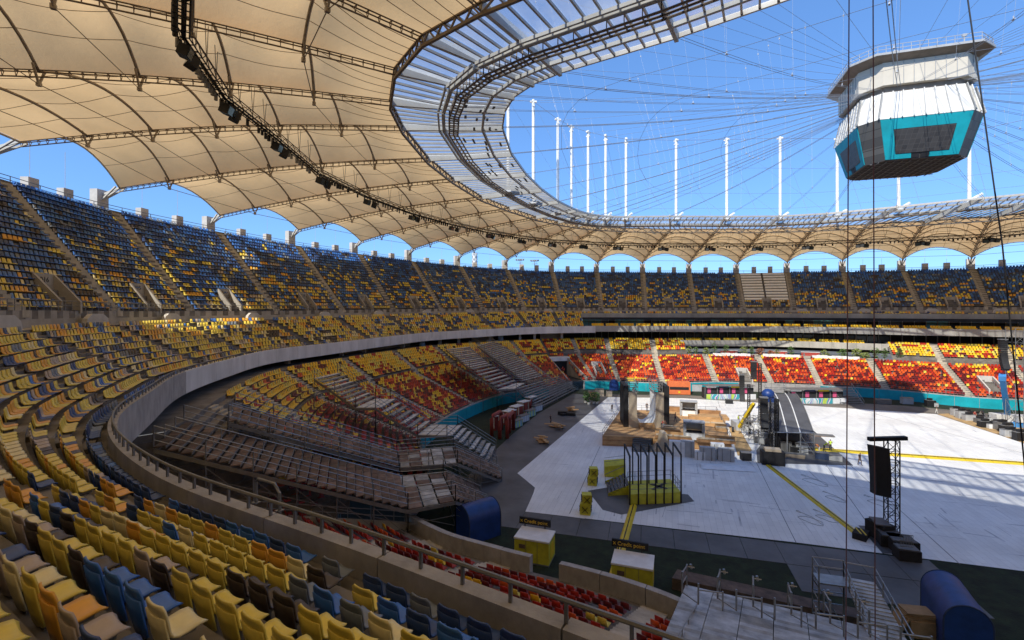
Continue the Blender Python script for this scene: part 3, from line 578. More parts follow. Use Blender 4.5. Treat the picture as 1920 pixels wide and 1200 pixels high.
# ---------------------------------------------------------------- ground
def sheet(name, poly, z, m, label=None):
    mb = MB(); mb.add([(p[0], p[1], z) for p in poly], [tuple(range(len(poly)))]); o = mk(name, mb, m, kind='structure')
    return o
M['earth'] = mat('ground_outside', (.12, .11, .09), .95, 0, .2, .05)
M['grass'] = mat('turf', (.009, .018, .006), .95, 0, .45, .9, .5)
M['asph'] = mat('track_surface', (.16, .14, .12), .9, 0, .2, .15, .2)
M['board'] = mat('grey_trackway', (.10, .10, .105), .55, .2, .22, .25, .1)
M['ply'] = mat('floor_ply', (.42, .27, .12), .8, 0, .25, .8)
sheet('ground', [(-900, -900), (900, -900), (900, 900), (-900, 900)], -.02, 'earth')
sheet('pitch_grass', [ring('bd', t)[:2] for t in np.arange(0, 40, .25)], 0, 'grass')
def floormat():
    m = bpy.data.materials.new('white_floor_panels'); m.use_nodes = True; n = m.node_tree; b = n.nodes['Principled BSDF']; b.inputs['Roughness'].default_value = .55
    tc = n.nodes.new('ShaderNodeTexCoord'); mp = n.nodes.new('ShaderNodeMapping'); mp.inputs['Rotation'].default_value = (0, 0, math.pi/2); n.links.new(tc.outputs['Object'], mp.inputs[0])
    br = n.nodes.new('ShaderNodeTexBrick'); br.inputs['Scale'].default_value = 1; br.inputs['Brick Width'].default_value = 2.3; br.inputs['Row Height'].default_value = .62
    br.inputs['Mortar Size'].default_value = .010; br.inputs['Color1'].default_value = (.78, .78, .77, 1); br.inputs['Color2'].default_value = (.86, .86, .84, 1); br.inputs['Mortar'].default_value = (.52, .52, .52, 1)
    n.links.new(mp.outputs[0], br.inputs[0]); nz = n.nodes.new('ShaderNodeTexNoise'); nz.inputs['Scale'].default_value = .12; nz.inputs['Detail'].default_value = 8; nz.inputs['Roughness'].default_value = .7
    n.links.new(tc.outputs['Object'], nz.inputs[0]); mx = n.nodes.new('ShaderNodeMixRGB'); mx.blend_type = 'MULTIPLY'; mx.inputs[0].default_value = 1
    cr = n.nodes.new('ShaderNodeValToRGB'); cr.color_ramp.elements[0].color = (.84, .83, .82, 1); cr.color_ramp.elements[0].position = .40; cr.color_ramp.elements[1].position = .65
    n.links.new(nz.outputs[0], cr.inputs[0]); n.links.new(br.outputs[0], mx.inputs[1]); n.links.new(cr.outputs[0], mx.inputs[2]); n.links.new(mx.outputs[0], b.inputs['Base Color']); return m
M['floor'] = floormat()

# ---------------------------------------------------------------- tensile roof
roof = thing('stadium_roof', 'tan fabric roof on arches and trusses with an inner ring of glass', 'roof', (33, 85, 42))
NS = 6; HA = [3.6, 3.7, 3.5, 3.2, 2.8, 2.2, 0.0]
def rib(i, v):
    a, b = RA['A'][i % 40], RA['D'][i % 40]; p = a+(b-a)*v; return p+np.array([0, 0, .9*math.sin(math.pi*v)])
def bay(i, v, u, sag=True):
    p = rib(i, v)*(1-u)+rib(i+1, v)*u; x = v*NS; j = min(int(x), NS-1); fr = x-j; h = HA[j]*(1-fr)+HA[j+1]*fr
    if i % 40 == 38: h *= min(1, .12+v*1.2)  # outer arch of this bay flattened to cut a sun leak
    s = .55*math.sin(math.pi*fr)*(1-.5*(j == 0)) if sag else 0
    k = 4*u*(1-u); p = p+np.array([0, 0, h*k-s*k]); 
    return p
for i in range(40):
    mb = MB(); nv, nu = 36 if -6 < ((i+12) % 40)-12 < 16 else 12, 12
    mb.grid([[bay(i, a/nv, b/nu) for b in range(nu+1)] for a in range(nv+1)]); mk('membrane_panel', mb, 'memb', roof, smooth=True)
SEEN = [i for i in range(-9, 18)]
for i in SEEN:
    for j in range(NS):
        mb = MB(); mb.tube([bay(i, j/NS, u/12, False)-np.array([0, 0, .16]) for u in range(13)], .15 if j else .13, 6); mk('arch', mb, 'arch' if j else 'beam', roof, smooth=True)
# welded seams of the cloth, running out from the inner ring
mb = MB()
for i in SEEN:
    for u in (.2, .4, .6, .8):
        mb.tube([bay(i, v/36, u)-np.array([0, 0, .03]) for v in range(37)], .035, 3, cap=False)
mk('membrane_seam', mb, 'seam', roof, kind='stuff')
for i in SEEN:                                        # ladder trusses under the valleys
    mb = MB(); up = [rib(i, v/24)-np.array([0, 0, .12]) for v in range(25)]; lo = [p-np.array([0, 0, .55]) for p in up]
    d = (RA['D'][i % 40]-RA['A'][i % 40])[:2]; d /= np.linalg.norm(d); tg = np.array([-d[1], d[0], 0])*.22
    mb.tube([p+tg for p in up], .065, 5); mb.tube([p-tg for p in up], .065, 5); mb.tube(lo, .075, 5)
    L = np.linalg.norm(RA['D'][i % 40]-RA['A'][i % 40]); n = int(L/1.0)
    for k in range(n+1):
        p = rib(i, k/n)-np.array([0, 0, .12]); mb.bar(p+tg, p-tg, .07); mb.bar(p+tg, p-np.array([0, 0, .55]), .05); mb.bar(p-tg, p-np.array([0, 0, .55]), .05)
    mk('ladder_truss', mb, 'truss', roof)
    mb = MB()
    for j in range(1, NS):                            # brackets carrying the arch feet
        p = rib(i, j/NS); q = p-np.array([0, 0, 1.35])
        for s in (-1, 1): mb.bar(p+tg*4*s+np.array([0, 0, .25]), q, .16)
        mb.box(q, (.34, .34, .34), math.atan2(d[1], d[0]))
    mk('arch_bracket', mb, 'arch', roof)
for j in range(1, NS):
    for k in range(3):
        mb = MB(); a = SEEN[0]+k*9; mb.tube([rib(i, j/NS)-np.array([0, 0, 1.35]) for i in range(a, min(a+10, 18))], .045, 4); mk('tie_cable', mb, 'truss', roof)
# ring trusses
def seg(nm, i, dz, wd, h, m, name='ring_beam', r=0):
    mb = MB(); a, b = RA[nm][i % 40]+[0, 0, dz], RA[nm][(i+1) % 40]+[0, 0, dz]; mb.bar(a, b, wd, h); return mb
def mid(nm1, nm2, f, i): return RA[nm1][i % 40]*(1-f)+RA[nm2][i % 40]*f
for i in range(40):
    if -9 <= ((i+12) % 40)-12 <= 17:
        mb = MB(); a, b = RA['D'][i % 40], RA['D'][(i+1) % 40]
        for dz in (0, -1.0): mb.bar(a+[0, 0, dz], b+[0, 0, dz], .26, .26)
        n = 8
        for k in range(n): mb.bar(a+(b-a)*k/n+[0, 0, 0 if k % 2 else -1], a+(b-a)*(k+1)/n+[0, 0, -1 if k % 2 else 0], .14)
        mk('inner_ring_truss', mb, 'truss', roof)
        mb = MB(); a, b = RA['E'][i % 40], RA['E'][(i+1) % 40]; c = (RA['F'][i % 40]-RA['E'][i % 40]); c[2] = 0; c /= np.linalg.norm(c)
        for s in (0, .55, 1.1): mb.tube([a+c*s-[0, 0, .9], b+c*s-[0, 0, .9]], .11, 6)
        for k in range(9): p = a+(b-a)*k/8; mb.bar(p-[0, 0, .9], p+c*1.1-[0, 0, .9], .12); mb.bar(p-[0, 0, .9], p, .08)
        mk('cable_ring', mb, 'truss', roof)
        mb = MB(); mb.bar(a-c*.7-[0, 0, .25], b-c*.7-[0, 0, .25], .4, .5); mb.bar(a-c*1.3-[0, 0, .3], b-c*1.3-[0, 0, .3], .22, .3); mk('ring_beam', mb, 'beam', roof)
        mb = MB(); a, b = mid('E', 'F', .62, i), mid('E', 'F', .62, i+1); mb.bar(a-[0, 0, .22], b-[0, 0, .22], .3, .34); mk('ring_beam', mb, 'beam' if i in (34, 35, 36, 33, 32) else 'bar', roof)
        mb = MB(); a, b = RA['F'][i % 40], RA['F'][(i+1) % 40]; mb.bar(a, b, .2, .42); mk('edge_beam', mb, 'bar', roof)
        mb = MB(); a, b = RA['D'][i % 40], RA['F'][i % 40]; mb.bar(a-[0, 0, .15], b-[0, 0, .05], .34, .95); mk('radial_beam', mb, 'beam', roof)
# glazing bars and panes in bays
bars = []; panes = []
for i in range(40):
    vis_ = -9 <= ((i+12) % 40)-12 <= 17
    w_ = np.linalg.norm(RA['D'][(i+1) % 40]-RA['D'][i % 40]); n = max(4, int(w_/1.35)) if vis_ else 2
    for nm1, nm2, f0, f1 in (('D', 'E', 0, 1), ('E', 'F', 0, .62), ('E', 'F', .62, 1)):
        for k in range(n):
            a0 = mid(nm1, nm2, f0, i)*(1-k/n)+mid(nm1, nm2, f0, i+1)*k/n; a1 = mid(nm1, nm2, f1, i)*(1-k/n)+mid(nm1, nm2, f1, i+1)*k/n
            b0 = mid(nm1, nm2, f0, i)*(1-(k+1)/n)+mid(nm1, nm2, f0, i+1)*(k+1)/n; b1 = mid(nm1, nm2, f1, i)*(1-(k+1)/n)+mid(nm1, nm2, f1, i+1)*(k+1)/n
            if vis_ and k: m_ = MB(); m_.bar(a0, a1, .17, .24); bars.append(((a0+a1)/2, m_))
            m_ = MB(); e = .04; q = [a0+(b0-a0)*e, b0-(b0-a0)*e, b1-(b1-a1)*e, a1+(b1-a1)*e]; z = np.array([0, 0, .16]); tilt = np.array([0, 0, random.uniform(0, .05)])
            m_.add([p+z+(tilt if j in (1, 2) else 0) for j, p in enumerate(q)], [(0, 1, 2, 3)]); panes.append(((a0+b1)/2, m_))
pieces('glazing_bar', bars, ['bar'], roof, 300); pieces('glass_pane', panes, ['glass'], roof, 300)
# louvre flaps and cable trays under the inner glass
fl = MB()
for i in range(-3, 5):
    for k in range(7):
        f = random.uniform(.12, .9); u = random.random(); a = mid('E', 'F', f, i)*(1-u)+mid('E', 'F', f, i+1)*u; b = mid('E', 'F', f, i)*(1-u-.16)+mid('E', 'F', f, i+1)*(u+.16)
        fl.bar(a-[0, 0, .3], b-[0, 0, .3], .28, .05)
mk('louvre_flap', fl, 'rail', roof, kind='stuff')

# ---------------------------------------------------------------- lighting catwalk and floodlights
cat = thing('lighting_catwalk', 'dark ring of lattice truss carrying lamps below the fabric roof', 'catwalk', (33, 160, 43))
CV = .655
def cw(i): return rib(i, CV)-np.array([0, 0, 1.7])
for i in range(-7, 17):
    a, b = cw(i), cw(i+1); mb = MB(); d = (b-a); L = np.linalg.norm(d); d /= L; s = np.array([-d[1], d[0], 0])*.4
    for x in (-1, 1):
        for z in (0, .75): mb.tube([a+s*x+[0, 0, z], b+s*x+[0, 0, z]], .07, 4)
    n = int(L/1.0)
    for k in range(n):
        p, q = a+(b-a)*k/n, a+(b-a)*(k+1)/n
        for x in (-1, 1): mb.bar(p+s*x+[0, 0, 0 if k % 2 else .75], q+s*x+[0, 0, .75 if k % 2 else 0], .06)
        mb.bar(p+s, p-s, .07)
    mb.bar(a, b, .34, .04)
    mk('walkway_truss', mb, 'black', cat)
    mb = MB(); 
    for u in (.25, .5, .75):                          # hangers up to the arch
        p = a+(b-a)*u+[0, 0, .7]; q = bay(i, CV, u); mb.bar(p, q+(a-b)*.04, .05); mb.bar(p, q+(b-a)*.04, .05)
    mk('hanger', mb, 'rail', cat)
    mb = MB()
    for k in range(int(L/.9)):
        p = a+(b-a)*(k+.5)/(L/.9); r = .16+.08*random.random()
        if random.random() < .72: mb.tube([p+s*1.4+[0, 0, .1], p+s*1.4-[0, 0, .45+.2*random.random()]], r, 6); mb.bar(p+s*1.4+[0, 0, .1], p, .06)
    mk('small_lamp', mb, 'rail' if i % 2 else 'black', cat, kind='stuff')
nf = 0
for i in range(-5, 17):
    for k, (u, dz) in enumerate(((.03, 0), (.10, .15), (.17, -.1))):
        if i < 7 and k == 1 and i % 2: continue
        a = cw(i)*(1-u)+cw(i+1)*u+np.array([0, 0, -.95+dz]); d = cw(i+1)-cw(i); an = math.atan2(d[1], d[0]); nf += 1; s = 1.15 if i > -3 else 1.0
        o = thing('floodlight', f'black floodlight, {ORD[k]} of the cluster hanging beside the {ORD[i+5]} roof truss from the left', 'floodlight', tuple(a), 'floodlights along the catwalk')
        mb = MB(); mb.box(a, (.95*s, .8*s, .85*s), an+.3*k, 0, rx=.35); mk('housing', mb, 'black', o)
        mb = MB(); mb.box(a-np.array([0, 0, .05])+np.array([math.sin(-an), math.cos(an), 0])*0, (.8*s, .86*s, .68*s), an+.3*k, 0, rx=.35); mk('lens', mb, 'winglass', o)
        mb = MB(); mb.bar(a+[-.0, 0, .3], a+[0, 0, 1.1-dz], .1); mb.bar(a+[.45, 0, .1], a+[-.45, 0, .5], .08); mk('yoke', mb, 'rail', o)

# ---------------------------------------------------------------- masts
for n_, i in enumerate(range(2, 16)):
    b = RA['M'][i].copy(); zt = b[2]; b[2] = 45.8; o = thing('white_mast', f'slender white mast standing on the inner ring, {ORD[n_]} from the left', 'mast', tuple(b), 'white masts on the roof ring')
    mb = MB(); mb.tube([b, (b[0], b[1], zt)], .36, 10, r2=.34); mk('pole', mb, 'white', o, smooth=False)
    mb = MB(); mb.box((b[0], b[1], zt+.25), (1.5, .5, .35), .3*n_); mb.tube([(b[0], b[1], zt), (b[0], b[1], zt+.7)], .3, 8); mb.box((b[0], b[1], zt-.8), (.5, 1.0, .3), .3*n_); mk('head', mb, 'white', o)
    mb = MB(); mb.box((b[0], b[1], b[2]+.3), (1.6, 1.6, .7), 0); mb.tube([(b[0], b[1], b[2]+.6), (b[0]+1.6, b[1]-1.6, b[2]+1.7)], .3, 6); mk('foot', mb, 'white', o)
for n_, (px, Zd) in enumerate([(1123, 0), (1193, 0), (1262, 0)]): pass

# ---------------------------------------------------------------- video cube
def gridmat(name, c1, c2, line, size):
    m = bpy.data.materials.new(name); m.use_nodes = True; n = m.node_tree; b = n.nodes['Principled BSDF']; b.inputs['Roughness'].default_value = .5
    tc = n.nodes.new('ShaderNodeTexCoord'); br = n.nodes.new('ShaderNodeTexBrick'); mp = n.nodes.new('ShaderNodeMapping'); mp.inputs['Rotation'].default_value = (math.pi/2, 0, 0)
    sx = n.nodes.new('ShaderNodeSeparateXYZ'); ad = n.nodes.new('ShaderNodeMath'); cb = n.nodes.new('ShaderNodeCombineXYZ'); n.links.new(tc.outputs['Object'], sx.inputs[0]); n.links.new(sx.outputs[0], ad.inputs[0]); n.links.new(sx.outputs[1], ad.inputs[1]); n.links.new(ad.outputs[0], cb.inputs[0]); n.links.new(sx.outputs[2], cb.inputs[1])
    n.links.new(cb.outputs[0], br.inputs[0]); br.offset = 0; br.inputs['Scale'].default_value = 1; br.inputs['Brick Width'].default_value = size; br.inputs['Row Height'].default_value = size; br.inputs['Mortar Size'].default_value = .018
    br.inputs['Color1'].default_value = (*c1, 1); br.inputs['Color2'].default_value = (*c2, 1); br.inputs['Mortar'].default_value = (*line, 1); n.links.new(br.outputs[0], b.inputs[0]); return m
CX, CY = 33.4, 84.8
cube = thing('video_cube', 'white hanging scoreboard cube with dark screens framed in turquoise', 'scoreboard', (CX, CY, 43))
M['cyan'] = mat('turquoise_banner', (.0, .33, .40), .6, 0, .12, .4); M['screen'] = gridmat('led_screen', (.035, .033, .034), (.055, .052, .052), (.085, .082, .08), .65)
M['cubed'] = gridmat('cube_dark_panel', (.07, .07, .07), (.13, .13, .125), (.03, .03, .03), 1.1); M['cubew'] = mat('cube_white', (.74, .73, .70), .6, 0, .06, .5)
M['cubec'] = mat('cube_cream', (.62, .57, .48), .7, 0, .05, .3)
def octo(hx, hy, c, z): return [Vector((CX+x, CY+y, z)) for x, y in ((-hx+c, -hy), (hx-c, -hy), (hx, -hy+c), (hx, hy-c), (hx-c, hy), (-hx+c, hy), (-hx, hy-c), (-hx, -hy+c))]
def frus(a, b, m, name, cap=True, par=cube):
    mb = MB(); mb.add(a+b, [(i, (i+1) % 8, 8+(i+1) % 8, 8+i) for i in range(8)]+([tuple(range(8))[::-1], tuple(range(8, 16))] if cap else [])); return mk(name, mb, m, par)
sb, st_ = octo(5.9, 5.4, 1.7, 43.0), octo(7.2, 6.7, 1.9, 48.4)
frus(sb, st_, 'cubed', 'screen_body'); fb, ft = octo(7.2, 6.7, 1.9, 48.42), octo(6.5, 6.0, 1.9, 52.3); frus(fb, ft, 'cubew', 'louvre_skirt')
frus(octo(6.2, 5.7, 1.9, 52.3), octo(6.2, 5.7, 1.9, 53.2), 'truss', 'recess'); frus(octo(6.9, 6.4, 2.2, 53.2), octo(6.9, 6.4, 2.2, 56.3), 'cubec', 'drum')
frus(octo(8.3, 7.6, 2.4, 56.9), octo(8.3, 7.6, 2.4, 57.2), 'grey', 'roof_slab'); frus(octo(6.9, 6.4, 2.2, 56.3), octo(8.2, 7.5, 2.4, 56.9), 'truss', 'roof_eaves')
for i in range(8):                                    # fins of the skirt, seams of the drum
    a0, a1, b0, b1 = fb[i], fb[(i+1) % 8], ft[i], ft[(i+1) % 8]; n = 8 if i % 2 == 0 else 2
    for k in range(n+1):
        p, q = a0.lerp(a1, k/n), b0.lerp(b1, k/n); o = Vector((p.x-CX, p.y-CY, 0)).normalized()*.16; mb = MB(); mb.bar(p+o, q+o, .1, .42); mk('fin', mb, 'cubew', cube)
    a0, a1 = octo(6.9, 6.4, 2.2, 53.2)[i], octo(6.9, 6.4, 2.2, 53.2)[(i+1) % 8]
    for k in range(1, n):
        p = a0.lerp(a1, k/n); o = Vector((p.x-CX, p.y-CY, 0)).normalized()*.05; mb = MB(); mb.bar(p+o, p+o+Vector((0, 0, 3.1)), .07); mk('panel_seam', mb, 'grey', cube)
def face_pt(i, u, v, o=.0):
    p = sb[i].lerp(sb[(i+1) % 8], u).lerp(st_[i].lerp(st_[(i+1) % 8], u), v); n = (sb[(i+1) % 8]-sb[i]).cross(st_[i]-sb[i]).normalized()
    return p+n*o
def face_slab(i, u0, u1, v0, v1, o, m, name, par=cube, t=.12):
    F_ = [face_pt(i, u, v, o) for u, v in ((u0, v0), (u1, v0), (u1, v1), (u0, v1))]; B_ = [face_pt(i, u, v, o-t) for u, v in ((u0, v0), (u1, v0), (u1, v1), (u0, v1))]; mb = MB(); mb.hexa(F_, B_); return mk(name, mb, m, par)
for i in (0, 2, 4, 6):
    face_slab(i, .01, .99, .74, .99, .1, 'cyan', 'screen_frame'); face_slab(i, .01, .15, .02, .74, .1, 'cyan', 'screen_frame'); face_slab(i, .85, .99, .02, .74, .1, 'cyan', 'screen_frame')
    face_slab(i, .15, .36, .02, .14, .1, 'cyan', 'screen_frame'); face_slab(i, .60, .85, .02, .14, .1, 'cyan', 'screen_frame'); face_slab(i, .36, .475, .02, .14, .08, 'black', 'control_hatch'); face_slab(i, .485, .60, .02, .14, .08, 'black', 'control_hatch')
    face_slab(i, .155, .845, .145, .735, .16, 'screen', 'screen')
mb = MB(); ub = octo(5.9, 5.4, 1.7, 42.9)
for k in range(1, 10):
    y = CY-5.2+10.4*k/10; mb.bar((CX-5.5, y, 42.9), (CX+5.5, y, 42.9), .09)
for k in range(1, 12):
    x = CX-5.7+11.4*k/12; mb.bar((x, CY-5, 42.88), (x, CY+5, 42.88), .09)
mk('underside_grid', mb, 'rail', cube, kind='stuff'); frus(octo(5.8, 5.3, 1.7, 42.99), octo(5.8, 5.3, 1.7, 43.05), 'black', 'underside')
mb = MB(); cr_ = octo(8.1, 7.4, 2.4, 57.2)
for i in range(8):
    a, b = cr_[i], cr_[(i+1) % 8]
    for z in (.5, 1.0): mb.bar(a+Vector((0, 0, z)), b+Vector((0, 0, z)), .06)
    n = 12 if i % 2 == 0 else 3
    for k in range(n): p = a.lerp(b, k/n); mb.bar(p, p+Vector((0, 0, 1.0)), .05)
mk('roof_railing', mb, 'grey', cube, kind='stuff')
mb = MB()
for s in ((-2, -3), (3, 2), (5, -5), (-5, 4)): mb.tube([(CX+s[0], CY+s[1], 57.2), (CX+s[0], CY+s[1], 59.3)], .07, 5); mb.box((CX+s[0], CY+s[1], 59.2), (.5, .3, .3))
mk('roof_antenna', mb, 'grey', cube)

# ---------------------------------------------------------------- cable net
net = thing('cable_net', 'spokes of thin steel cable with hangers, running from the cube to the roof ring', 'cables', (CX, CY, 50))
M['cable'] = mat('grey_cable', (.30, .33, .38), .5, .3, .1, 1); M['lamp'] = mat('white_fitting', (.5, .52, .55), .4, 0, .03, 1)
for i in range(40):
    f = RA['F'][i]; mt = RA['M'][i].copy(); mt[2] = max(mt[2], 62) if 2 <= i <= 15 else 66
    a = math.atan2(f[1]-CY, f[0]-CX); hub = np.array([CX+7.2*math.cos(a), CY+6.6*math.sin(a), 53.0]); hub2 = hub+np.array([0, 0, 4.0])
    lowc = [hub+(f-hub)*u+np.array([0, 0, -1.0*math.sin(math.pi*u)]) for u in np.linspace(0, 1, 13)]
    upc = [hub2+(mt-hub2)*u+np.array([0, 0, -.6*math.sin(math.pi*u)]) for u in np.linspace(0, 1, 9)]
    mb = MB(); side = np.array([-math.sin(a), math.cos(a), 0])*.16
    heavy = i % 3 == 0
    mb.tube([p+side for p in lowc], (.038 if heavy else .024), 4); mb.tube([p-side for p in lowc], (.038 if heavy else .024), 4); mk('cable', mb, 'cable', net)
    mb = MB(); mb.tube(upc, .024, 4); mk('cable', mb, 'cable', net)
    mb = MB(); dd = np.linalg.norm(f-hub)
    n = 3
    for k in range(1, n+1):
        u = k/(n+.6); p = np.array(hub+(f-hub)*u+np.array([0, 0, -1.0*math.sin(math.pi*u)])); q = hub2+(mt-hub2)*u; q[2] -= .6*math.sin(math.pi*u)
        mb.bar(p, q, .012); mb.box(p+[0, 0, .05], (.36, .13, .07), a); mb.tube([p+[0, 0, .05], p+[0, 0, .35]], .045, 5); mb.box(p+(q-p)*.93, (.11, .11, .2), a)
    mk('cable_fitting', mb, 'lamp', net, kind='stuff')
mb = MB()
mb.tube([RA['M'][i]+[0, 0, .3] for i in range(2, 16)], .05, 4); mk('ring_cable', mb, 'cable', net)
for r in (.35, .62, .85):
    mb = MB(); P = []
    for i in range(41):
        f = RA['F'][i % 40]; a = math.atan2(f[1]-CY, f[0]-CX); hub = np.array([CX+7.2*math.cos(a), CY+6.6*math.sin(a), 53.0]); P.append(hub+(f-hub)*r+np.array([0, 0, -1.0*math.sin(math.pi*r)]))
    mb.tube(P, .022, 4); mk('ring_cable', mb, 'cable', net)
for i in range(2, 16):
    mb = MB(); m_ = RA['M'][i]; o = RA['D'][i]*1; mb.tube([m_+[0, 0, .2], RA['D'][(i+1) % 40]+[0, 0, .3]], .03, 4); mb.tube([m_+[0, 0, .2], RA['F'][(i+2) % 40]+[0, 0, .3]], .02, 4); mk('stay_cable', mb, 'cable', net)
# ---------------------------------------------------------------- floor of the arena
V = Vector
WF = [at(1140, 745), at(1280, 747), at(1500, 760), at(1756, 777), at(1920, 832), at(1990, 860), at(1990, 1080), at(1920, 1072), at(1650, 1038), at(1493, 1018), at(1280, 994), at(985, 960), at(1000, 926), at(1003, 915), at(985, 900), at(970, 888)]
sheet('white_floor', WF, .05, 'floor')
def lerp2(a, b, u): return a+(b-a)*u
sheet('trackway', [at(1075, 738), at(1140, 744.5), at(975, 889), at(1012, 900), at(1012, 958), at(985, 961.5), at(930, 962), at(905, 985), at(860, 960), at(880, 890), at(960, 815), at(1010, 775)], .02, 'board')
N0, N1 = at(985, 960), at(1990, 1081); O0, O1 = at(915, 968), at(1890, 1137)
ax = (N1-N0).normalized(); ay = V((ax.y, -ax.x, 0)); base = thing('grey_trackway', 'row of grey panels laid along the near edge of the white floor', 'floor panels', tuple(N0), None)
q = 0
for k in range(-1, 12):
    w_ = 4.1; L_ = 3.05; sh_ = 0
    for r_, (a, b) in enumerate(((0, w_*.98), (w_, w_*2 if k in (8, 9, 10, 11) else 0))):
        if b == 0: continue
        p = N0+ax*(k*L_+.02)+ay*(a+.02); z = .03+.004*((k+r_) % 2); mb = MB()
        mb.slab(p+V((0, 0, z)), p+ax*(L_-.04)+V((0, 0, z)), p+ax*(L_-.04)+ay*(b-a)+V((0, 0, z)), p+ay*(b-a)+V((0, 0, z)), .05); mk('trackway_panel', mb, 'board', base)
sheet('service_road', [at(1105, 740.2), at(1140, 739.6), at(1280, 741), at(1500, 750), at(1700, 761), at(1800, 770), at(1920, 782), at(1920, 831), at(1757, 776.6), at(1500, 759.6), at(1280, 746.6), at(1140, 744.6), at(1075, 741.5)], .012, 'asph')
sheet('brown_floor', [at(1757, 776.5), at(1790, 775), at(1920, 800), at(1990, 815), at(1990, 859), at(1920, 831.5)], .03, 'ply')
sheet('black_floor', [at(1455, 757), at(1469, 758), at(1600, 873.5), at(1420, 869), at(1418, 845), at(1446, 810)], .062, 'board')
sheet('black_floor', [at(1102, 921), at(1138, 915), at(1290, 928), at(1302, 941), at(1225, 955), at(1165, 966), at(1130, 957)], .063, 'board')
sheet('black_floor', [at(1609, 986), at(1644, 989), at(1717, 1041), at(1655, 1039)], .064, 'board')
M['seamd'] = mat('floor_seam', (.16, .16, .17), .8)
mb = MB()
for a, b in (((1125, 837), (1068, 963)), ((1417, 865), (1493, 1018)), ((1595, 873), (1800, 1058)), ((1345, 747), (1350, 765)), ((1600, 765), (1920, 850)), ((1530, 845), (1640, 1000))):
    p, q = at(*a, .055), at(*b, .055); mb.bar(p, q, .06, .012)
o = mk('floor_joint', mb, 'seamd', kind='structure')
# turquoise hoardings on the front walls
ban = thing('turquoise_hoarding', 'turquoise banner boards fixed along the front wall of the lower tier', 'hoarding', tuple(ring('bd', 8)))
its = []
for a, b in ((6.55, 10.4), (12.0, 17.0), (-1.6, 1.4), (1.4, 4.2)):
    tt = a
    while tt < b-.02: t2 = min(tt+.3, b); its.append((ring('bd', tt), bwall(tt+.003, t2-.003, 2.25, -.08, -.01))); tt = t2
pieces('banner', its, ['cyan'], ban)
mb = MB()
for t0, t1 in ((-1.6, 5.8), (6.6, 17)):
    for z in (2.8, 3.3): mb.tube([outp(ring('bd', t), sec(t)[3], .2, z) for t in np.arange(t0, t1, .125)], .03, 4)
    for t in np.arange(t0, t1, .1): p = outp(ring('bd', t), sec(t)[3], .2, 2.4); mb.bar(p, p+[0, 0, .9], .04)
mk('front_railing', mb, 'rail', lower, kind='stuff')
# concourse behind the lower tier: walls, pillars, posters
for a, b in ((-4.2, -2.5), (-1.2, .3), (1.5, 2.9), (4.3, 4.9), (6.2, 6.9)):
    mb = MB(); q = np.arange(a, b+.01, .1); mb.grid([[np.array([*off(t, 5.2)[:2], 12.2]) for t in q], [np.array([*off(t, 5.2)[:2], 14.8]) for t in q]]); mk('concourse_wall_panel', mb, 'conc', lower)
for t in np.arange(-4.1, 7, .42):
    if int(t*10) % 3 == 0: continue
    p = off(t, 3.6); mb = MB(); mb.box((p[0], p[1], 13.4), (.75, .75, 2.9), .3); mk('concourse_pillar', mb, 'fascia', lower)
M['poster'] = mat('blue_poster', (.25, .42, .60), .5, 0, .3, 1)
for t in (2.98, 4.95): p = off(t, 2.2); mb = MB(); mb.box((p[0], p[1], 13.3), (1.5, .15, 2.6), .2); o = mk('poster', mb, 'poster'); tag(o, 'pale blue poster panel standing on the concourse '+('left of the scaffold' if t < 3 else 'behind the far corner seats'), 'poster', 'concourse posters')

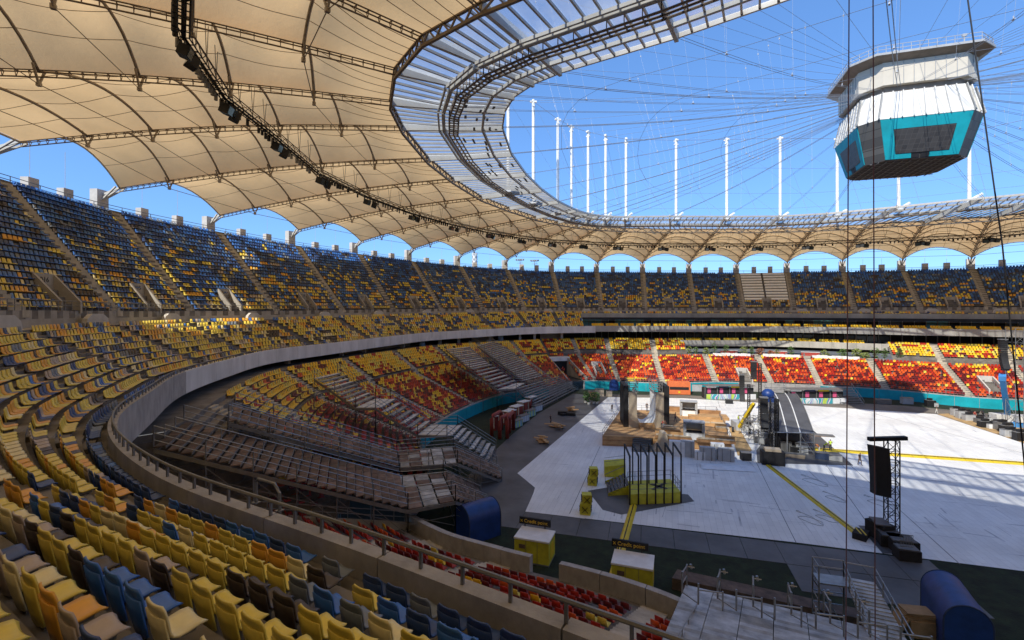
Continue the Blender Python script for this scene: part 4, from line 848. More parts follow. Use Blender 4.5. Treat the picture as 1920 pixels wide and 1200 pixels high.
# ---------------------------------------------------------------- scaffold stairs over the seats
M['plyb'] = mat('brown_ply', (.13, .085, .065), .8, 0, .3, 1.2, .1); M['plyc'] = mat('worn_ply', (.18, .125, .10), .8, 0, .3, 1.2, .1); M['plyd'] = mat('dark_ply', (.10, .07, .055), .8, 0, .3, 1.2, .1)
M['alu'] = mat('aluminium_deck', (.42, .43, .44), .55, .3, .25, 1.0, .1); M['alub'] = mat('worn_deck', (.31, .31, .30), .6, .2, .25, 1.0, .1); M['deckt'] = mat('tan_deck', (.56, .54, .50), .7, 0, .15, 1)
def terrace_z(p):
    best = 0
    return best
def stairway(label, group, st, mats, tread, rails=(0, 1), railh=1.5, cross=(), posts=3.2, par_z=None, sub=1):
    """st: stations (left point, right point, kind of the piece that follows: 'steps' or 'deck')"""
    o = thing('scaffold_stair', label, 'scaffold stair', tuple((st[0][0]+st[0][1])/2), group)
    frame = MB(); sc = MB()
    for s in range(len(st)-1):
        a0, b0, kind = st[s]; a1, b1 = st[s+1][:2]; L = ((a1+b1)/2-(a0+b0)/2); L.z = 0; n = max(1, round(L.length/tread)) if kind == 'steps' else max(1, round(L.length/1.4))
        for k in range(n):
            p0, p1 = a0.lerp(a1, k/n), a0.lerp(a1, (k+(.99 if L.length > 25 else .88))/n); q0, q1 = b0.lerp(b1, k/n), b0.lerp(b1, (k+(.99 if L.length > 25 else .88))/n)
            z = p0.z; zz = lambda v, z_=z: V((v.x, v.y, z_)); zq = lambda v, z_=q0.z: V((v.x, v.y, z_))
            for c in range(sub):
                u0, u1 = c/sub+.004, (c+1)/sub-.004
                pts = [zz(p0.lerp(q0, u0)), zz(p0.lerp(q0, u1)), zz(p1.lerp(q1, u1)), zz(p1.lerp(q1, u0))]
                mb = MB(); mb.slab(*pts, .09); mk('tread' if kind == 'steps' else 'deck_board', mb, random.choice(mats[kind]), o)
            sc.bar(zz(p1)-V((0, 0, .12)), zz(q1)-V((0, 0, .12)), .06, .2)
        for e0, e1 in ((a0, a1), (b0, b1)):
            frame.bar(e0-V((0, 0, .25)), e1-V((0, 0, .25)), .12, .3)
        m = max(1, round(L.length/posts))
        for k in range(m+1):
            for e, (e0, e1) in enumerate(((a0, a1), (b0, b1))):
                p = e0.lerp(e1, k/m); g = 0.0
                sc.bar(p-V((0, 0, .1)), V((p.x, p.y, g)), .075)
                if e in rails: sc.bar(p, p+V((0, 0, railh)), .075)
            p, q = a0.lerp(a1, k/m), b0.lerp(b1, k/m); sc.bar(p-V((0, 0, .5)), q-V((0, 0, .5)), .06); sc.bar(V((p.x, p.y, max(.3, p.z-2.2))), V((q.x, q.y, max(.3, q.z-2.2))), .05); sc.bar(p-V((0, 0, .4)), V((q.x, q.y, max(.2, q.z-2.6))), .05)
            if k < m:
                for e0, e1 in ((a0, a1), (b0, b1)):
                    u, v = e0.lerp(e1, k/m), e0.lerp(e1, (k+1)/m); sc.bar(V((u.x, u.y, u.z-.6)), V((v.x, v.y, max(.1, v.z-2.4))), .05); sc.bar(V((u.x, u.y, max(.2, u.z-1.4))), V((v.x, v.y, max(.2, v.z-1.4))), .05)
        for e, (e0, e1) in enumerate(((a0, a1), (b0, b1))):
            if e in rails:
                rl = MB()
                for h in (.5, 1.0, railh): rl.tube([e0+V((0, 0, h)), e1+V((0, 0, h))], .035, 5)
                mk('guard_rail', rl, 'steel', o, kind='stuff')
        for u in cross:
            rl = MB(); p, q = a0.lerp(b0, u), a1.lerp(b1, u); rl.tube([p+V((0, 0, 1.0)), q+V((0, 0, 1.0))], .05, 5)
            if kind == 'steps' or True:
                for k in range(m+1): r_ = p.lerp(q, k/m); rl.bar(r_, r_+V((0, 0, 1.0)), .06)
            mk('centre_rail', rl, 'steel', o, kind='stuff')
    mk('side_beam', frame, 'rail', o, kind='stuff'); mk('scaffold', sc, 'rail', o, kind='stuff'); return o
BR = {'steps': ['plyb', 'plyb', 'plyc', 'plyd'], 'deck': ['plyb', 'plyc', 'alu', 'plyb', 'alub']}
AL = {'steps': ['alu', 'alub'], 'deck': ['alub', 'plyb', 'alu']}
TN = {'steps': ['deckt', 'alub'], 'deck': ['deckt']}
stairway('wide stair of brown ply treads nearest the foreground parapet, leading to a grey landing', 'scaffold stairs over the lower tier',
    [(at(345, 792, 12.4), at(288, 838, 12.4), 'steps'), (at(750, 893, 4.0), at(765, 955, 4.0), 'deck'), (at(831, 887, 4.0), at(854, 938, 4.0), 'steps'), (at(890, 912, .1), at(925, 961, .1), '')], {'steps': BR['steps'], 'deck': BR['deck']}, .8, cross=(.33, .68), sub=5)
stairway('upper stair of brown ply treads with yellow seats behind it, ending at a patched landing', 'scaffold stairs over the lower tier',
    [(at(441, 763, 12.2), at(429, 790, 12.2), 'steps'), (at(744, 848, 4.2), at(748, 877, 4.2), 'deck'), (at(850, 838, 4.2), at(858, 867, 4.2), 'steps'), (at(931, 875, .1), at(941, 900, .1), '')], {'steps': BR['steps'], 'deck': BR['deck']}, .8, cross=(.5,), sub=4)
stairway('long pale slatted stair with two flat landings crossing the middle of the end stand', 'scaffold stairs over the lower tier',
    [(at(633, 699, 12.3), at(589, 709, 12.3), 'steps'), (at(704, 747, 8.6), at(667, 764, 8.6), 'deck'), (at(732, 748, 8.6), at(704, 764, 8.6), 'steps'), (at(808, 796, 4.4), at(783, 815, 4.4), 'deck'), (at(858, 797, 4.4), at(838, 816, 4.4), 'steps'), (at(930, 842, .1), at(919, 867, .1), '')], TN, .8)
stairway('grey slatted stair with a mid landing, left one of the pair near the far corner', 'scaffold stairs over the lower tier',
    [(at(880, 650, 12.8), at(836, 655, 12.8), 'steps'), (at(917, 683, 9.3), at(880, 691, 9.3), 'steps'), (at(967, 718, 5.2), at(932, 730, 5.2), 'deck'), (at(985, 718, 5.2), at(968, 728, 5.2), '')], TN, .9)
stairway('grey stair with white hand rails, right one of the pair near the far corner', 'scaffold stairs over the lower tier',
    [(at(933, 638, 12.9), at(895, 648, 12.9), 'steps'), (at(1018, 707, 5.0), at(982, 716, 5.0), 'deck'), (at(1030, 707, 5.0), at(1000, 717, 5.0), '')], AL, .9, cross=(.3, .6))
stairway('broad fan of silver steps with white hand rails dropping to the ground by the tunnel', 'scaffold stairs over the lower tier',
    [(at(1046, 706, 5.0), at(968, 728, 5.0), 'steps'), (at(1084, 730, .1), at(1012, 768, .1), '')], AL, .8, cross=(.15, .3, .45, .6, .75, .9), rails=(0, 1), railh=1.0)
# side wall where the near block of the lower tier ends
for t in (T0LOW, -3.38):
    mb = MB(); P = [V(bot_row(t, k)) for k in (0, NBOT)]; d = V(sec(t)[3]); F0_ = V(ring('bd', t)); tg = V((-d.y, d.x, 0))*.2
    P15 = V(bot_row(t, 15)); T_ = [F0_+V((0, 0, 2)), F0_+tg+V((0, 0, 2)), P15+tg+V((0, 0, .1)), P15+V((0, 0, .1))]; mb.hexa(T_, [V((p.x, p.y, -.1)) for p in T_]); mk('end_wall', mb, 'conc', lower); mb = MB(); a, b = T_[0], T_[3]
    for h in (.5, 1.0): mb.tube([a+V((0, 0, h)), b+V((0, 0, h))], .045, 5)
    for k in range(9): mb.bar(a.lerp(b, k/8), a.lerp(b, k/8)+V((0, 0, 1)), .06)
    mk('end_railing', mb, 'steel', lower, kind='stuff')
# tunnel in the corner: raked walls, black slab painted for the shaded mouth, lintel
vomitory(bot_row, 6.2, 0, 13, 5.6, lower, wall='conc', front=.4)
p = V(bot_row(6.2, 13)); d = V(sec(6.2)[3]); mb = MB(); mb.box(p+V((0, 0, .2))+d*.5, (1.2, 7, 1.2), math.atan2(d.y, d.x)); mk('tunnel_lintel', mb, 'fascia', lower)
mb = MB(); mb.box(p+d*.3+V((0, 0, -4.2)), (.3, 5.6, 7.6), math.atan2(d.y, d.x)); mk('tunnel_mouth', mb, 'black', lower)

# ---------------------------------------------------------------- scaffold platform bottom right
def decks(label, A, B, C, D_, n, m, mats, group='scaffold decks below the parapet'):
    """deck surface: rows of aluminium planks between A-B (upper edge) and D-C (lower edge)"""
    o = thing('scaffold_deck', label, 'scaffold deck', tuple((A+B+C+D_)/4), group); sc = MB()
    for i in range(n):
        for j in range(m):
            f = lambda u, v: A.lerp(B, u).lerp(D_.lerp(C, u), v)
            u0, u1, v0, v1 = i/n+.002, (i+1)/n-.002, j/m, (j+1)/m+.004; z = f(u0, v0).z
            mb = MB(); mb.slab(*[V((p.x, p.y, f(.5, j/m).z)) for p in (f(u0, v0), f(u1, v0), f(u1, v1), f(u0, v1))], .12); mk('deck_board', mb, random.choice(mats), o)
        for v in (0, 1):
            for u in (i/n, (i+1)/n): p = A.lerp(B, u).lerp(D_.lerp(C, u), v); sc.bar(p-V((0, 0, .1)), V((p.x, p.y, 0)), .09)
    mk('scaffold', sc, 'rail', o, kind='stuff'); return o
dk = decks('wide stepped deck of silver scaffold boards at the bottom edge of the view', at(1285, 1096, 2.6), at(1645, 1180, 2.6), at(1700, 1330, 4.6), at(1240, 1200, 4.6), 6, 20, ['alu', 'alub', 'alu'])
for k, (px, py) in enumerate(((1288, 1098), (1350, 1108), (1412, 1122), (1478, 1136), (1545, 1150), (1612, 1168))):
    mb = MB(); p = at(px, py, 2.6); q = p+V((-.4, -2.6, .9)); mb.tube([p, p+V((0, 0, 1.5))], .06, 6); mb.tube([p+V((0, 0, 1.4)), q+V((0, 0, 1.3))], .05, 6); mb.tube([q, q+V((0, 0, 1.4))], .06, 6); mb.tube([p+V((0, 0, .7)), q+V((0, 0, .6))], .045, 6); mb.tube([p+V((0, 0, 1.35)), p+V((.5, 0, 1.35))], .04, 5); mb.tube([p+V((.25, .1, 1.5)), p+V((.3, .1, 1.2))], .09, 5)
    q2 = q+V((.9, -1.5, .3)); mb.tube([q2, q2+V((0, 0, 1.3))], .055, 6); mb.tube([q+V((0, 0, .05)), q2+V((0, 0, .05))], .045, 6); mb.tube([q2+V((0, 0, .9)), q2+V((1.4, .1, .9))], .045, 6); mb.tube([q2+V((1.4, .1, -.2)), q2+V((1.4, .1, 1.0))], .05, 6)
    o = mk('stair_rail', mb, 'steel'); tag(o, f'steel tube hand rail clamped on the silver deck, {ORD[k]} from the left', 'hand rail', 'hand rails on the silver deck')
mb = MB(); mb.prism([at(1270, 1088)[:2], at(1640, 1172)[:2], at(1660, 1195)[:2], at(1260, 1105)[:2]], 0, .9); o = mk('timber_kerb', mb, 'plyd'); tag(o, 'low dark timber wall along the outer edge of the silver deck', 'kerb')
rp = decks('narrow silver ramp descending to the bottom right beside the blue tent', at(1582, 1081, 3.6), at(1640, 1092, 3.6), at(1712, 1222, 2.6), at(1632, 1204, 2.6), 1, 16, ['alu', 'alub', 'alu', 'alu'])
mb = MB(); A_, B_, C_, D_ = at(1582, 1081, 3.6), at(1640, 1092, 3.6), at(1712, 1222, 2.6), at(1632, 1204, 2.6)
for a, b in ((A_, D_), (B_, C_)):
    for h in (.5, 1.0): mb.tube([a+V((0, 0, h)), b+V((0, 0, h))], .04, 6)
    for k in range(5): p = a.lerp(b, k/4); mb.tube([p-V((0, 0, .1)), p+V((0, 0, 1.05))], .05, 6)
mb.tube([A_+V((0, 0, 1)), B_+V((0, 0, 1))], .04, 6)
L0 = A_-ax*1.9
for h in (.5, 1.1): mb.tube([A_+V((0, 0, h)), L0+V((0, 0, h)), L0-ay*-1.3+V((0, 0, h))], .04, 6)
for p in (L0, L0+ay*1.3, A_): mb.tube([V((p.x, p.y, 0)), p+V((0, 0, 1.1))], .05, 6)
mb.slab(A_, L0, L0+ay*1.3, A_+ay*1.3, .1)
for z in (.8, 1.6, 2.4):
    mb.tube([V((A_.x, A_.y, z)), V((L0.x, L0.y, z)), V((L0.x, L0.y, z))+ay*1.3], .04, 5)
mb.tube([V((A_.x, A_.y, .2)), V((L0.x, L0.y, 3.2))], .04, 5)
mk('guard_rail', mb, 'steel', rp, kind='stuff')
# ---------------------------------------------------------------- people
M['skin'] = mat('skin', (.42, .24, .16), .6, 0, .08, 5); M['skind'] = mat('tanned_skin', (.30, .16, .10), .6, 0, .08, 5); M['hair'] = mat('dark_hair', (.03, .022, .018), .7)
M['cdark'] = mat('dark_cloth', (.03, .032, .04), .85); M['cnavy'] = mat('navy_cloth', (.03, .05, .11), .85); M['hiviz'] = mat('hi_vis_vest', (.45, .62, .05), .6); M['cred'] = mat('red_cloth', (.35, .05, .04), .8)
M['cwhite'] = mat('pale_cloth', (.6, .6, .58), .8); M['cblue'] = mat('blue_shorts', (.06, .14, .35), .8); M['cbrown'] = mat('brown_cloth', (.16, .10, .07), .85); M['orangec'] = mat('orange_vest', (.7, .2, .03), .6)
def person(loc, face, label, shirt, legs, pose='stand', h=1.85, skin='skin'):
    """one skinned body; joints in units of height"""
    J = {'pel': (0, 0, .53), 'wst': (0, .005, .61), 'chs': (0, .01, .74), 'nek': (0, .005, .84), 'hed': (0, -.012, .895), 'top': (0, -.01, .965)}
    lean = {'stand': 0, 'walk': .03, 'bend': .30, 'carry': .06}[pose]
    for k, f in (('wst', .2), ('chs', .65), ('nek', 1), ('hed', 1.15), ('top', 1.3)): x, y, z = J[k]; J[k] = (x, y-lean*f, z-lean*lean*f*1.2)
    st = {'stand': .0, 'walk': .085, 'bend': .05, 'carry': .06}[pose]
    for s, n in ((-1, 'l'), (1, 'r')):
        J['hip'+n] = (s*.052, 0, .50); J['kne'+n] = (s*.058, -.02-s*st*.7, .28); J['ank'+n] = (s*.06, .01-s*st*1.3, .045); J['toe'+n] = (s*.068, -.085-s*st*1.3, .018)
        cx, cy, cz = J['chs']; J['sho'+n] = (s*.108, cy+.005, cz+.068)
        if pose == 'carry' or pose == 'bend': J['elb'+n] = (s*.125, cy-.05, cz-.08); J['han'+n] = (s*.075, cy-.19, cz-.10); J['fin'+n] = (s*.06, cy-.24, cz-.10)
        else: J['elb'+n] = (s*.145, cy+.02+s*st*.4, cz-.11); J['han'+n] = (s*.15, cy-.03+s*st*.8, cz-.26); J['fin'+n] = (s*.145, cy-.05+s*st*.9, cz-.32)
    R_ = {'pel': .075, 'wst': .066, 'chs': .082, 'nek': .030, 'hed': .050, 'top': .038, 'hip': .052, 'kne': .034, 'ank': .022, 'toe': .018, 'sho': .038, 'elb': .024, 'han': .018, 'fin': .013}
    E = [('pel', 'wst'), ('wst', 'chs'), ('chs', 'nek'), ('nek', 'hed'), ('hed', 'top')]
    for n in 'lr': E += [('pel', 'hip'+n), ('hip'+n, 'kne'+n), ('kne'+n, 'ank'+n), ('ank'+n, 'toe'+n), ('chs', 'sho'+n), ('sho'+n, 'elb'+n), ('elb'+n, 'han'+n), ('han'+n, 'fin'+n)]
    K = list(J); me = bpy.data.meshes.new('body'); me.from_pydata([J[k] for k in K], [(K.index(a), K.index(b)) for a, b in E], [])
    o = bpy.data.objects.new('tmp', me); COL.objects.link(o); md = o.modifiers.new('s', 'SKIN')
    lay = me.skin_vertices[0] if len(me.skin_vertices) else None
    if lay is None:
        import bmesh
        bm = bmesh.new(); bm.from_mesh(me); bm.verts.layers.skin.verify(); bm.to_mesh(me); bm.free(); lay = me.skin_vertices[0]
    for i, k in enumerate(K): r = R_[k[:3]]; lay.data[i].radius = (r, r*(.8 if k in ('chs', 'pel', 'wst') else 1)); lay.data[i].use_root = k == 'pel'
    sb_ = o.modifiers.new('d', 'SUBSURF'); sb_.levels = 1
    dg = bpy.context.evaluated_depsgraph_get(); m2 = bpy.data.meshes.new_from_object(o.evaluated_get(dg)); bpy.data.objects.remove(o)
    for m in (shirt, legs, skin, 'hair', 'black'): m2.materials.append(M[m])
    hx = J['hed']; hd = J['chs']
    for p in m2.polygons:
        c = p.center; mi = 0
        near = min(K, key=lambda k: (J[k][0]-c.x)**2+(J[k][1]-c.y)**2+(J[k][2]-c.z)**2)[:3]
        if near in ('pel', 'hip', 'kne', 'ank'): mi = 1
        if near == 'toe': mi = 4
        if near in ('han', 'fin', 'elb') : mi = 2
        if near in ('hed', 'nek'): mi = 2 if c.y < hx[1]+.012 or near == 'nek' else 3
        if near == 'top': mi = 3
        p.material_index = mi; p.use_smooth = True
    m2.transform(Matrix.Scale(h, 4)); o = bpy.data.objects.new('person', m2); COL.objects.link(o); o.location = loc; o.rotation_euler = (0, 0, face); tag(o, label, 'person'); return o
DK = 1.65                                              # height of the wooden deck
P_ = [
 (at(1612, 872, .055), .6, 'person in dark clothes walking across the white floor beside the yellow ramp', 'cdark', 'cbrown', 'walk'),
 (at(1557, 845.5, .07), 2.8, 'worker in a yellow vest standing with arms bent at the end of the yellow ramp', 'hiviz', 'cdark', 'carry'),
 (at(1545, 846.5, .07), 1.2, 'worker in a yellow vest bending next to the blue crate', 'hiviz', 'cdark', 'bend'),
 (at(1536, 850, .07), -1.2, 'worker in an orange vest bending by the tent corner', 'orangec', 'cwhite', 'bend'),
 (at(1213, 771.5, DK), .3, 'person in black standing on the deck behind the ramp, left of a pair', 'cdark', 'cdark', 'stand'),
 (at(1222, 771.5, DK), -.4, 'person in black standing on the deck behind the ramp, right of a pair', 'cnavy', 'cdark', 'stand'),
 (at(1266, 791, DK), 1.5, 'person in dark clothes on the deck just right of the black scrim', 'cdark', 'cnavy', 'walk'),
 (at(1245.5, 806, DK), .8, 'shirtless person in blue shorts standing on the deck by the right ramp', 'skin', 'cblue', 'carry'),
 (at(1240.5, 805, DK), 2.2, 'person in dark red clothes crouched beside the shirtless worker', 'cred', 'cdark', 'bend'),
 (at(1147.5, 773, .06), .5, 'person in dark clothes at the left rail of the wooden deck', 'cdark', 'cdark', 'walk'),
 (at(1756, 775.5, .06), 1.1, 'person in a dark top walking at the far right corner of the white floor', 'cdark', 'cwhite', 'walk'),
 (at(1828, 787, .04), .2, 'person in a maroon shirt standing among the flight cases', 'cred', 'cnavy', 'stand'),
 (at(1843, 783, .04), -.8, 'person in grey standing right of the maroon shirt among flight cases', 'slate', 'cdark', 'bend'),
 (at(1032.5, 794.5, .03), 1.2, 'person in black standing on the dark trackway left of the white floor', 'cdark', 'cdark', 'stand'),
 (at(1589, 757, .02), 1.0, 'person in brown at the foot of the far steps by the food stall', 'cbrown', 'cdark', 'walk'),
 (at(1385, 795, .06), .9, 'worker in a yellow vest beside the foot of the yellow crane boom', 'hiviz', 'cdark', 'stand'),
]
for loc, f, lb, sh, lg, ps in P_: person(loc, f, lb, sh, lg, ps, skin='skind' if 'shirtless' in lb else 'skin')

# ---------------------------------------------------------------- wooden skate stage
M['deckw'] = mat('pine_board', (.46, .27, .12), .7, 0, .18, 1.5, .08, stretch=(.4, 3, 1)); M['deckw2'] = mat('pine_board_dark', (.34, .18, .08), .7, 0, .2, 1.5, .08, stretch=(.4, 3, 1)); M['pale_ply'] = mat('pale_ply', (.44, .36, .26), .7, 0, .08, .8)
M['pool'] = mat('ramp_blue', (.22, .32, .42), .4, 0, .5, .5, col2=(.6, .65, .68)); M['wht'] = mat('white_sheet', (.74, .75, .76), .6, 0, .08, 1)
A_, B_, C_, D_ = at(1164, 768, DK), at(1343, 772, DK), at(1371, 826, DK), at(1130, 817, DK)
st = thing('skate_stage', 'pine skate stage with half-pipe ramp and black scrims on the white floor', 'stage', tuple((A_+B_+C_+D_)/4)); st.location.z = .05
n = 30
for k in range(n):
    a, b, c, d = (A_.lerp(D_, k/n), B_.lerp(C_, k/n), B_.lerp(C_, (k+.95)/n), A_.lerp(D_, (k+.95)/n)); mb = MB()
    mb.slab(a, b, c, d, .12); mk('deck_board', mb, 'deckw' if k % 4 else 'deckw2', st)
def facade(a, b, z1, nm=6, m='deckw', skip=None):
    for k in range(nm):
        z0 = .05+(z1-.05)*k/nm; mb = MB(); mb.bar(V((a.x, a.y, z0+(z1-.05)/nm/2)), V((b.x, b.y, z0+(z1-.05)/nm/2)), .1, (z1-.05)/nm*.93); mk('facing_board', mb, m if k % 3 else 'deckw2', st)
facade(D_, D_.lerp(C_, .24), DK-.02); facade(D_.lerp(C_, .40), C_, DK-.02); facade(A_, D_, DK-.02, 5); facade(B_, C_, DK-.02, 5)
mb = MB(); dn = (D_-A_).normalized()
for k in range(8):                                     # dark metal steps down the front
    a, b = D_.lerp(C_, .245)+dn*(.35*k), D_.lerp(C_, .39)+dn*(.35*k); z = DK-.2*(k+1); mb.slab(V((a.x, a.y, z)), V((b.x, b.y, z)), V((b.x, b.y, z))+dn*.33, V((a.x, a.y, z))+dn*.33, .05)
mk('metal_steps', mb, 'rail', st)
# U-shaped half-pipe: two profiles, seen end on
X_ = (B_-A_).normalized(); Yv = V((-X_.y, X_.x, 0)); G = at(1179, 801, DK); W_ = (at(1246, 804, DK)-G).dot(X_); hgt = 6.1
def profile(side):
    w = 1.75; r = 1.9; pts = [(0, 0), (0, hgt), (w-.35, hgt)]
    for k in range(9): g = math.pi/2*k/8; pts.append((w-.35+r*(1-math.cos(g)), r*1.15-r*1.15*math.sin(g)+.12))
    pts.append((w-.35+r, 0)); return [(x if side == 0 else W_-x, z) for x, z in pts]
for side in (0, 1):
    for q, name in ((0, 'ramp_side'),):
        pr = profile(side); mb = MB(); k = len(pr); F3 = [G+X_*x+V((0, 0, z)) for x, z in pr]; B3 = [p+Yv*.12 for p in F3]
        mb.add(F3+B3, [tuple(range(k)), tuple(range(k, 2*k))[::-1]]+[(i, (i+1) % k, k+(i+1) % k, k+i) for i in range(k)]); mk(name, mb, 'pale_ply', st)
        mb = MB(); cur = [G+X_*x+V((0, 0, z)) for x, z in pr[2:-1]]; mb.grid([[p+Yv*.12 for p in cur], [p+Yv*5.5 for p in cur]]); mk('ramp_surface', mb, 'wht', st)
        x0 = -.9 if side == 0 else W_+.05; mb = MB(); mb.hexa(*[[G+X_*(x0+dx)+Yv*dy+V((0, 0, z)) for dx, dy in ((0, 0), (.85, 0), (.85, 5.4), (0, 5.4))] for z in (hgt+1.1, .1)]); mk('black_scrim', mb, 'black', st)
        sc = MB(); x1 = .2 if side == 0 else W_-1.6
        for dx in (0, 1.4):
            for dy in (.3, 2.6, 5.0): sc.bar(G+X_*(x1+dx)+Yv*dy+V((0, 0, hgt-.2)), G+X_*(x1+dx)+Yv*dy+V((0, 0, hgt+1.9)), .1)
        for z in (0, .8, 1.5):
            for dy in (.3, 2.6, 5.0): sc.bar(G+X_*x1+Yv*dy+V((0, 0, hgt+z)), G+X_*(x1+1.4)+Yv*dy+V((0, 0, hgt+z)), .08)
            for dx in (0, 1.4): sc.bar(G+X_*(x1+dx)+Yv*.3+V((0, 0, hgt+z)), G+X_*(x1+dx)+Yv*5+V((0, 0, hgt+z)), .08)
        sc.bar(G+X_*x1+Yv*.3+V((0, 0, hgt)), G+X_*(x1+1.4)+Yv*.3+V((0, 0, hgt+1.5)), .06); mk('ramp_scaffold', sc, 'rail', st, kind='stuff')
mb = MB(); mb.slab(*[G+X_*x+Yv*y+V((0, 0, .14)) for x, y in ((3.2, .1), (W_-3.2, .1), (W_-3.2, 5.5), (3.2, 5.5))], .1); mk('ramp_floor', mb, 'pool', st)
mb = MB(); c = G+X_*(W_/2); 
for k in range(5): mb.box(c-Yv*(.3+.28*k)+V((0, 0, .45-.1*k)), (2.5, .28, .9-.2*k), math.atan2(X_.y, X_.x))
mk('ramp_steps', mb, 'deckw', st)
mb = MB()
for a, b in ((A_, D_), (B_, C_), (A_, B_)):
    for h in (.5, 1.0): mb.tube([a+V((0, 0, h)), b+V((0, 0, h))], .035, 5)
    L = (b-a).length; nn = int(L/2)
    for k in range(nn+1): p = a.lerp(b, k/nn); mb.bar(p, p+V((0, 0, 1)), .06)
mk('deck_railing', mb, 'steel', st, kind='stuff')
# things on and around the deck
def block(name, label, cat, px, py, z, d, m, rz=None, parts=None, group=None):
    p = at(px, py, z); rz = .05 if rz is None else rz; o = thing(name, label, cat, tuple(p), group); mb = MB(); mb.box(p, d, rz, up=True); mk('body', mb, m, o)
    if parts: parts(o, p, d, rz)
    return o
def rotp(p, x, y, z, rz): return p+V((x*math.cos(rz)-y*math.sin(rz), x*math.sin(rz)+y*math.cos(rz), z))
def booth(label, px, py):
    p = at(px, py, DK); o = thing('bar_booth', label, 'booth', tuple(p)); mb = MB(); w, dd, h = 3.0, 1.6, 2.7
    for x in (-w/2, w/2):
        for y in (-dd/2, dd/2): mb.box(p+V((x, y, 0)), (.14, .14, h), up=True)
    mk('frame', mb, 'grey', o); mb = MB(); mb.box(p+V((0, 0, 0)), (w-.5, dd*.8, 1.15), up=True); mk('counter', mb, 'wht', o); mb = MB(); mb.box(p+V((0, -.05, 1.17)), (w-.3, dd*.9, .1), up=True); mk('counter_top', mb, 'black', o)
    mb = MB(); mb.box(p+V((0, 0, h)), (w+.2, dd+.3, .14), up=True); mk('roof', mb, 'grey', o)
    mb = MB()
    for x in (-w/2+.2, w/2-.2): mb.box(p+V((x, 0, .1)), (.3, dd*.9, h-.2), up=True)
    mk('side_panel', mb, 'grey', o, kind='stuff'); mb = MB(); mb.box(p+V((0, dd*.45, 1.3)), (w-.4, .1, 1.2), up=True); mk('back_panel', mb, 'wht', o)
booth('silver framed bar booth with white counter at the far side of the wooden stage', 1291, 779); booth('silver framed bar booth with white counter on the near part of the wooden stage', 1301, 823)
block('wooden_table', 'low orange wooden table behind the bar booth', 'table', 1266, 771, DK, (3, .9, .9), 'deckw2', parts=lambda o, p, d, rz: [mk('leg', one('box', rotp(p, x, y, 0, rz), (.1, .1, .8), up=True), 'deckw2', o) for x in (-1.3, 1.3) for y in (-.35, .35)])
block('raised_platform', 'low pine platform on the far right part of the stage', 'platform', 1327, 783, DK, (7, 3.5, .45), 'deckw', parts=lambda o, p, d, rz: mk('rail_board', one('box', rotp(p, 0, 1.6, .45, rz), (5, .15, .7), up=True), 'deckw2', o))
def benchp(o, p, d, rz):
    mk('backrest', one('box', rotp(p, 0, .35, .4, rz), (d[0], .12, .55), up=True), 'deckw', o); mk('leg', one('box', rotp(p, -d[0]*.4, 0, -.0, rz), (.15, .7, .42), up=True), 'deckw2', o)
    for x in (-.25, .25): mk('cushion', one('box', rotp(p, x*d[0]*.98, 0, .42, rz), (d[0]*.46, .8, .14), up=True), 'pale_ply', o)
block('pine_sofa', 'double pine bench with pale cushions on the right of the stage', 'bench', 1332, 797, DK, (5, 1.1, .42), 'deckw', parts=benchp)
block('pine_bench', 'short pine bench at the right edge of the stage', 'bench', 1352, 806, DK, (1.8, 2.2, .42), 'deckw', parts=benchp)
block('pine_bench', 'dark brown bench at the front edge of the stage, left one', 'bench', 1262, 822, DK, (5.5, 1.0, .35), 'deckw2', parts=benchp); block('pine_bench', 'dark brown bench at the front edge of the stage, right one', 'bench', 1342, 829, DK, (5.5, 1.0, .35), 'deckw2', parts=benchp)
block('timber_stack', 'loose stack of pale timber beside the right ramp', 'timber', 1258, 812, DK, (2.9, 1.8, .75), 'deckw', parts=lambda o, p, d, rz: [mk('offcut', one('box', rotp(p, random.uniform(-1, 1), random.uniform(-.6, .6), .75+.1*k, rz+random.uniform(-.5, .5)), (1.8, .2, .08), up=True), 'pale_ply', o) for k in range(6)])
mb = MB(); p = at(1246, 848, .05)
pr = [(-2.6, 0), (-1.6, .25), (-.7, 1.1), (-.35, 2.9), (.35, 2.9), (.7, 1.1), (1.6, .25), (2.6, 0)]
mb.add([p+X_*x+V((0, 0, z)) for x, z in pr]+[p+Yv*2.2+X_*x+V((0, 0, z)) for x, z in pr], [tuple(range(8)), tuple(range(8, 16))[::-1]]+[(i, i+1, 9+i, 8+i) for i in range(7)]); o = mk('spine_ramp', mb, 'pale_ply'); tag(o, 'grey curved spine ramp standing in front of the wooden stage', 'skate ramp')
for i, (px, py, w_, h_, m) in enumerate(((1269, 855, 2.2, 2.3, 'wht'), (1289, 856, 1.9, 2.4, 'grey'), (1312, 861, 1.4, 1.2, 'wht'), (1326, 862, 2.1, 1.9, 'grey'), (1345, 860, 1.8, 2.3, 'wht'), (1361, 864, 2.2, 1.9, 'grey'))):
    block('stacked_panel', ['white padded block leaning at the stage front, leftmost', 'upright pale grey board against the stage front, second from left', 'small white crate between grey panels at the stage front', 'curved grey panel stack in front of the stage', 'tall white panel standing near the stage corner', 'grey panel stack at the right corner of the stage front'][i], 'panel', px, py, .05, (w_, .9, h_), m, parts=lambda o, p, d, rz: [mk('edge_strip', one('box', rotp(p, x, -d[1]/2-.03, 0, rz), (.08, .06, d[2]*.96), up=True), 'rail', o) for x in (-d[0]*.25, d[0]*.25)])
mb = MB(); rows = []
p0 = at(1312, 869, .06)
for a in range(9): rows.append([p0+ax*(b*1.0)+ay*(-.1*b+a*.32)+V((0, 0, .05+.22*random.random()*math.sin(math.pi*a/8))) for b in range(8)])
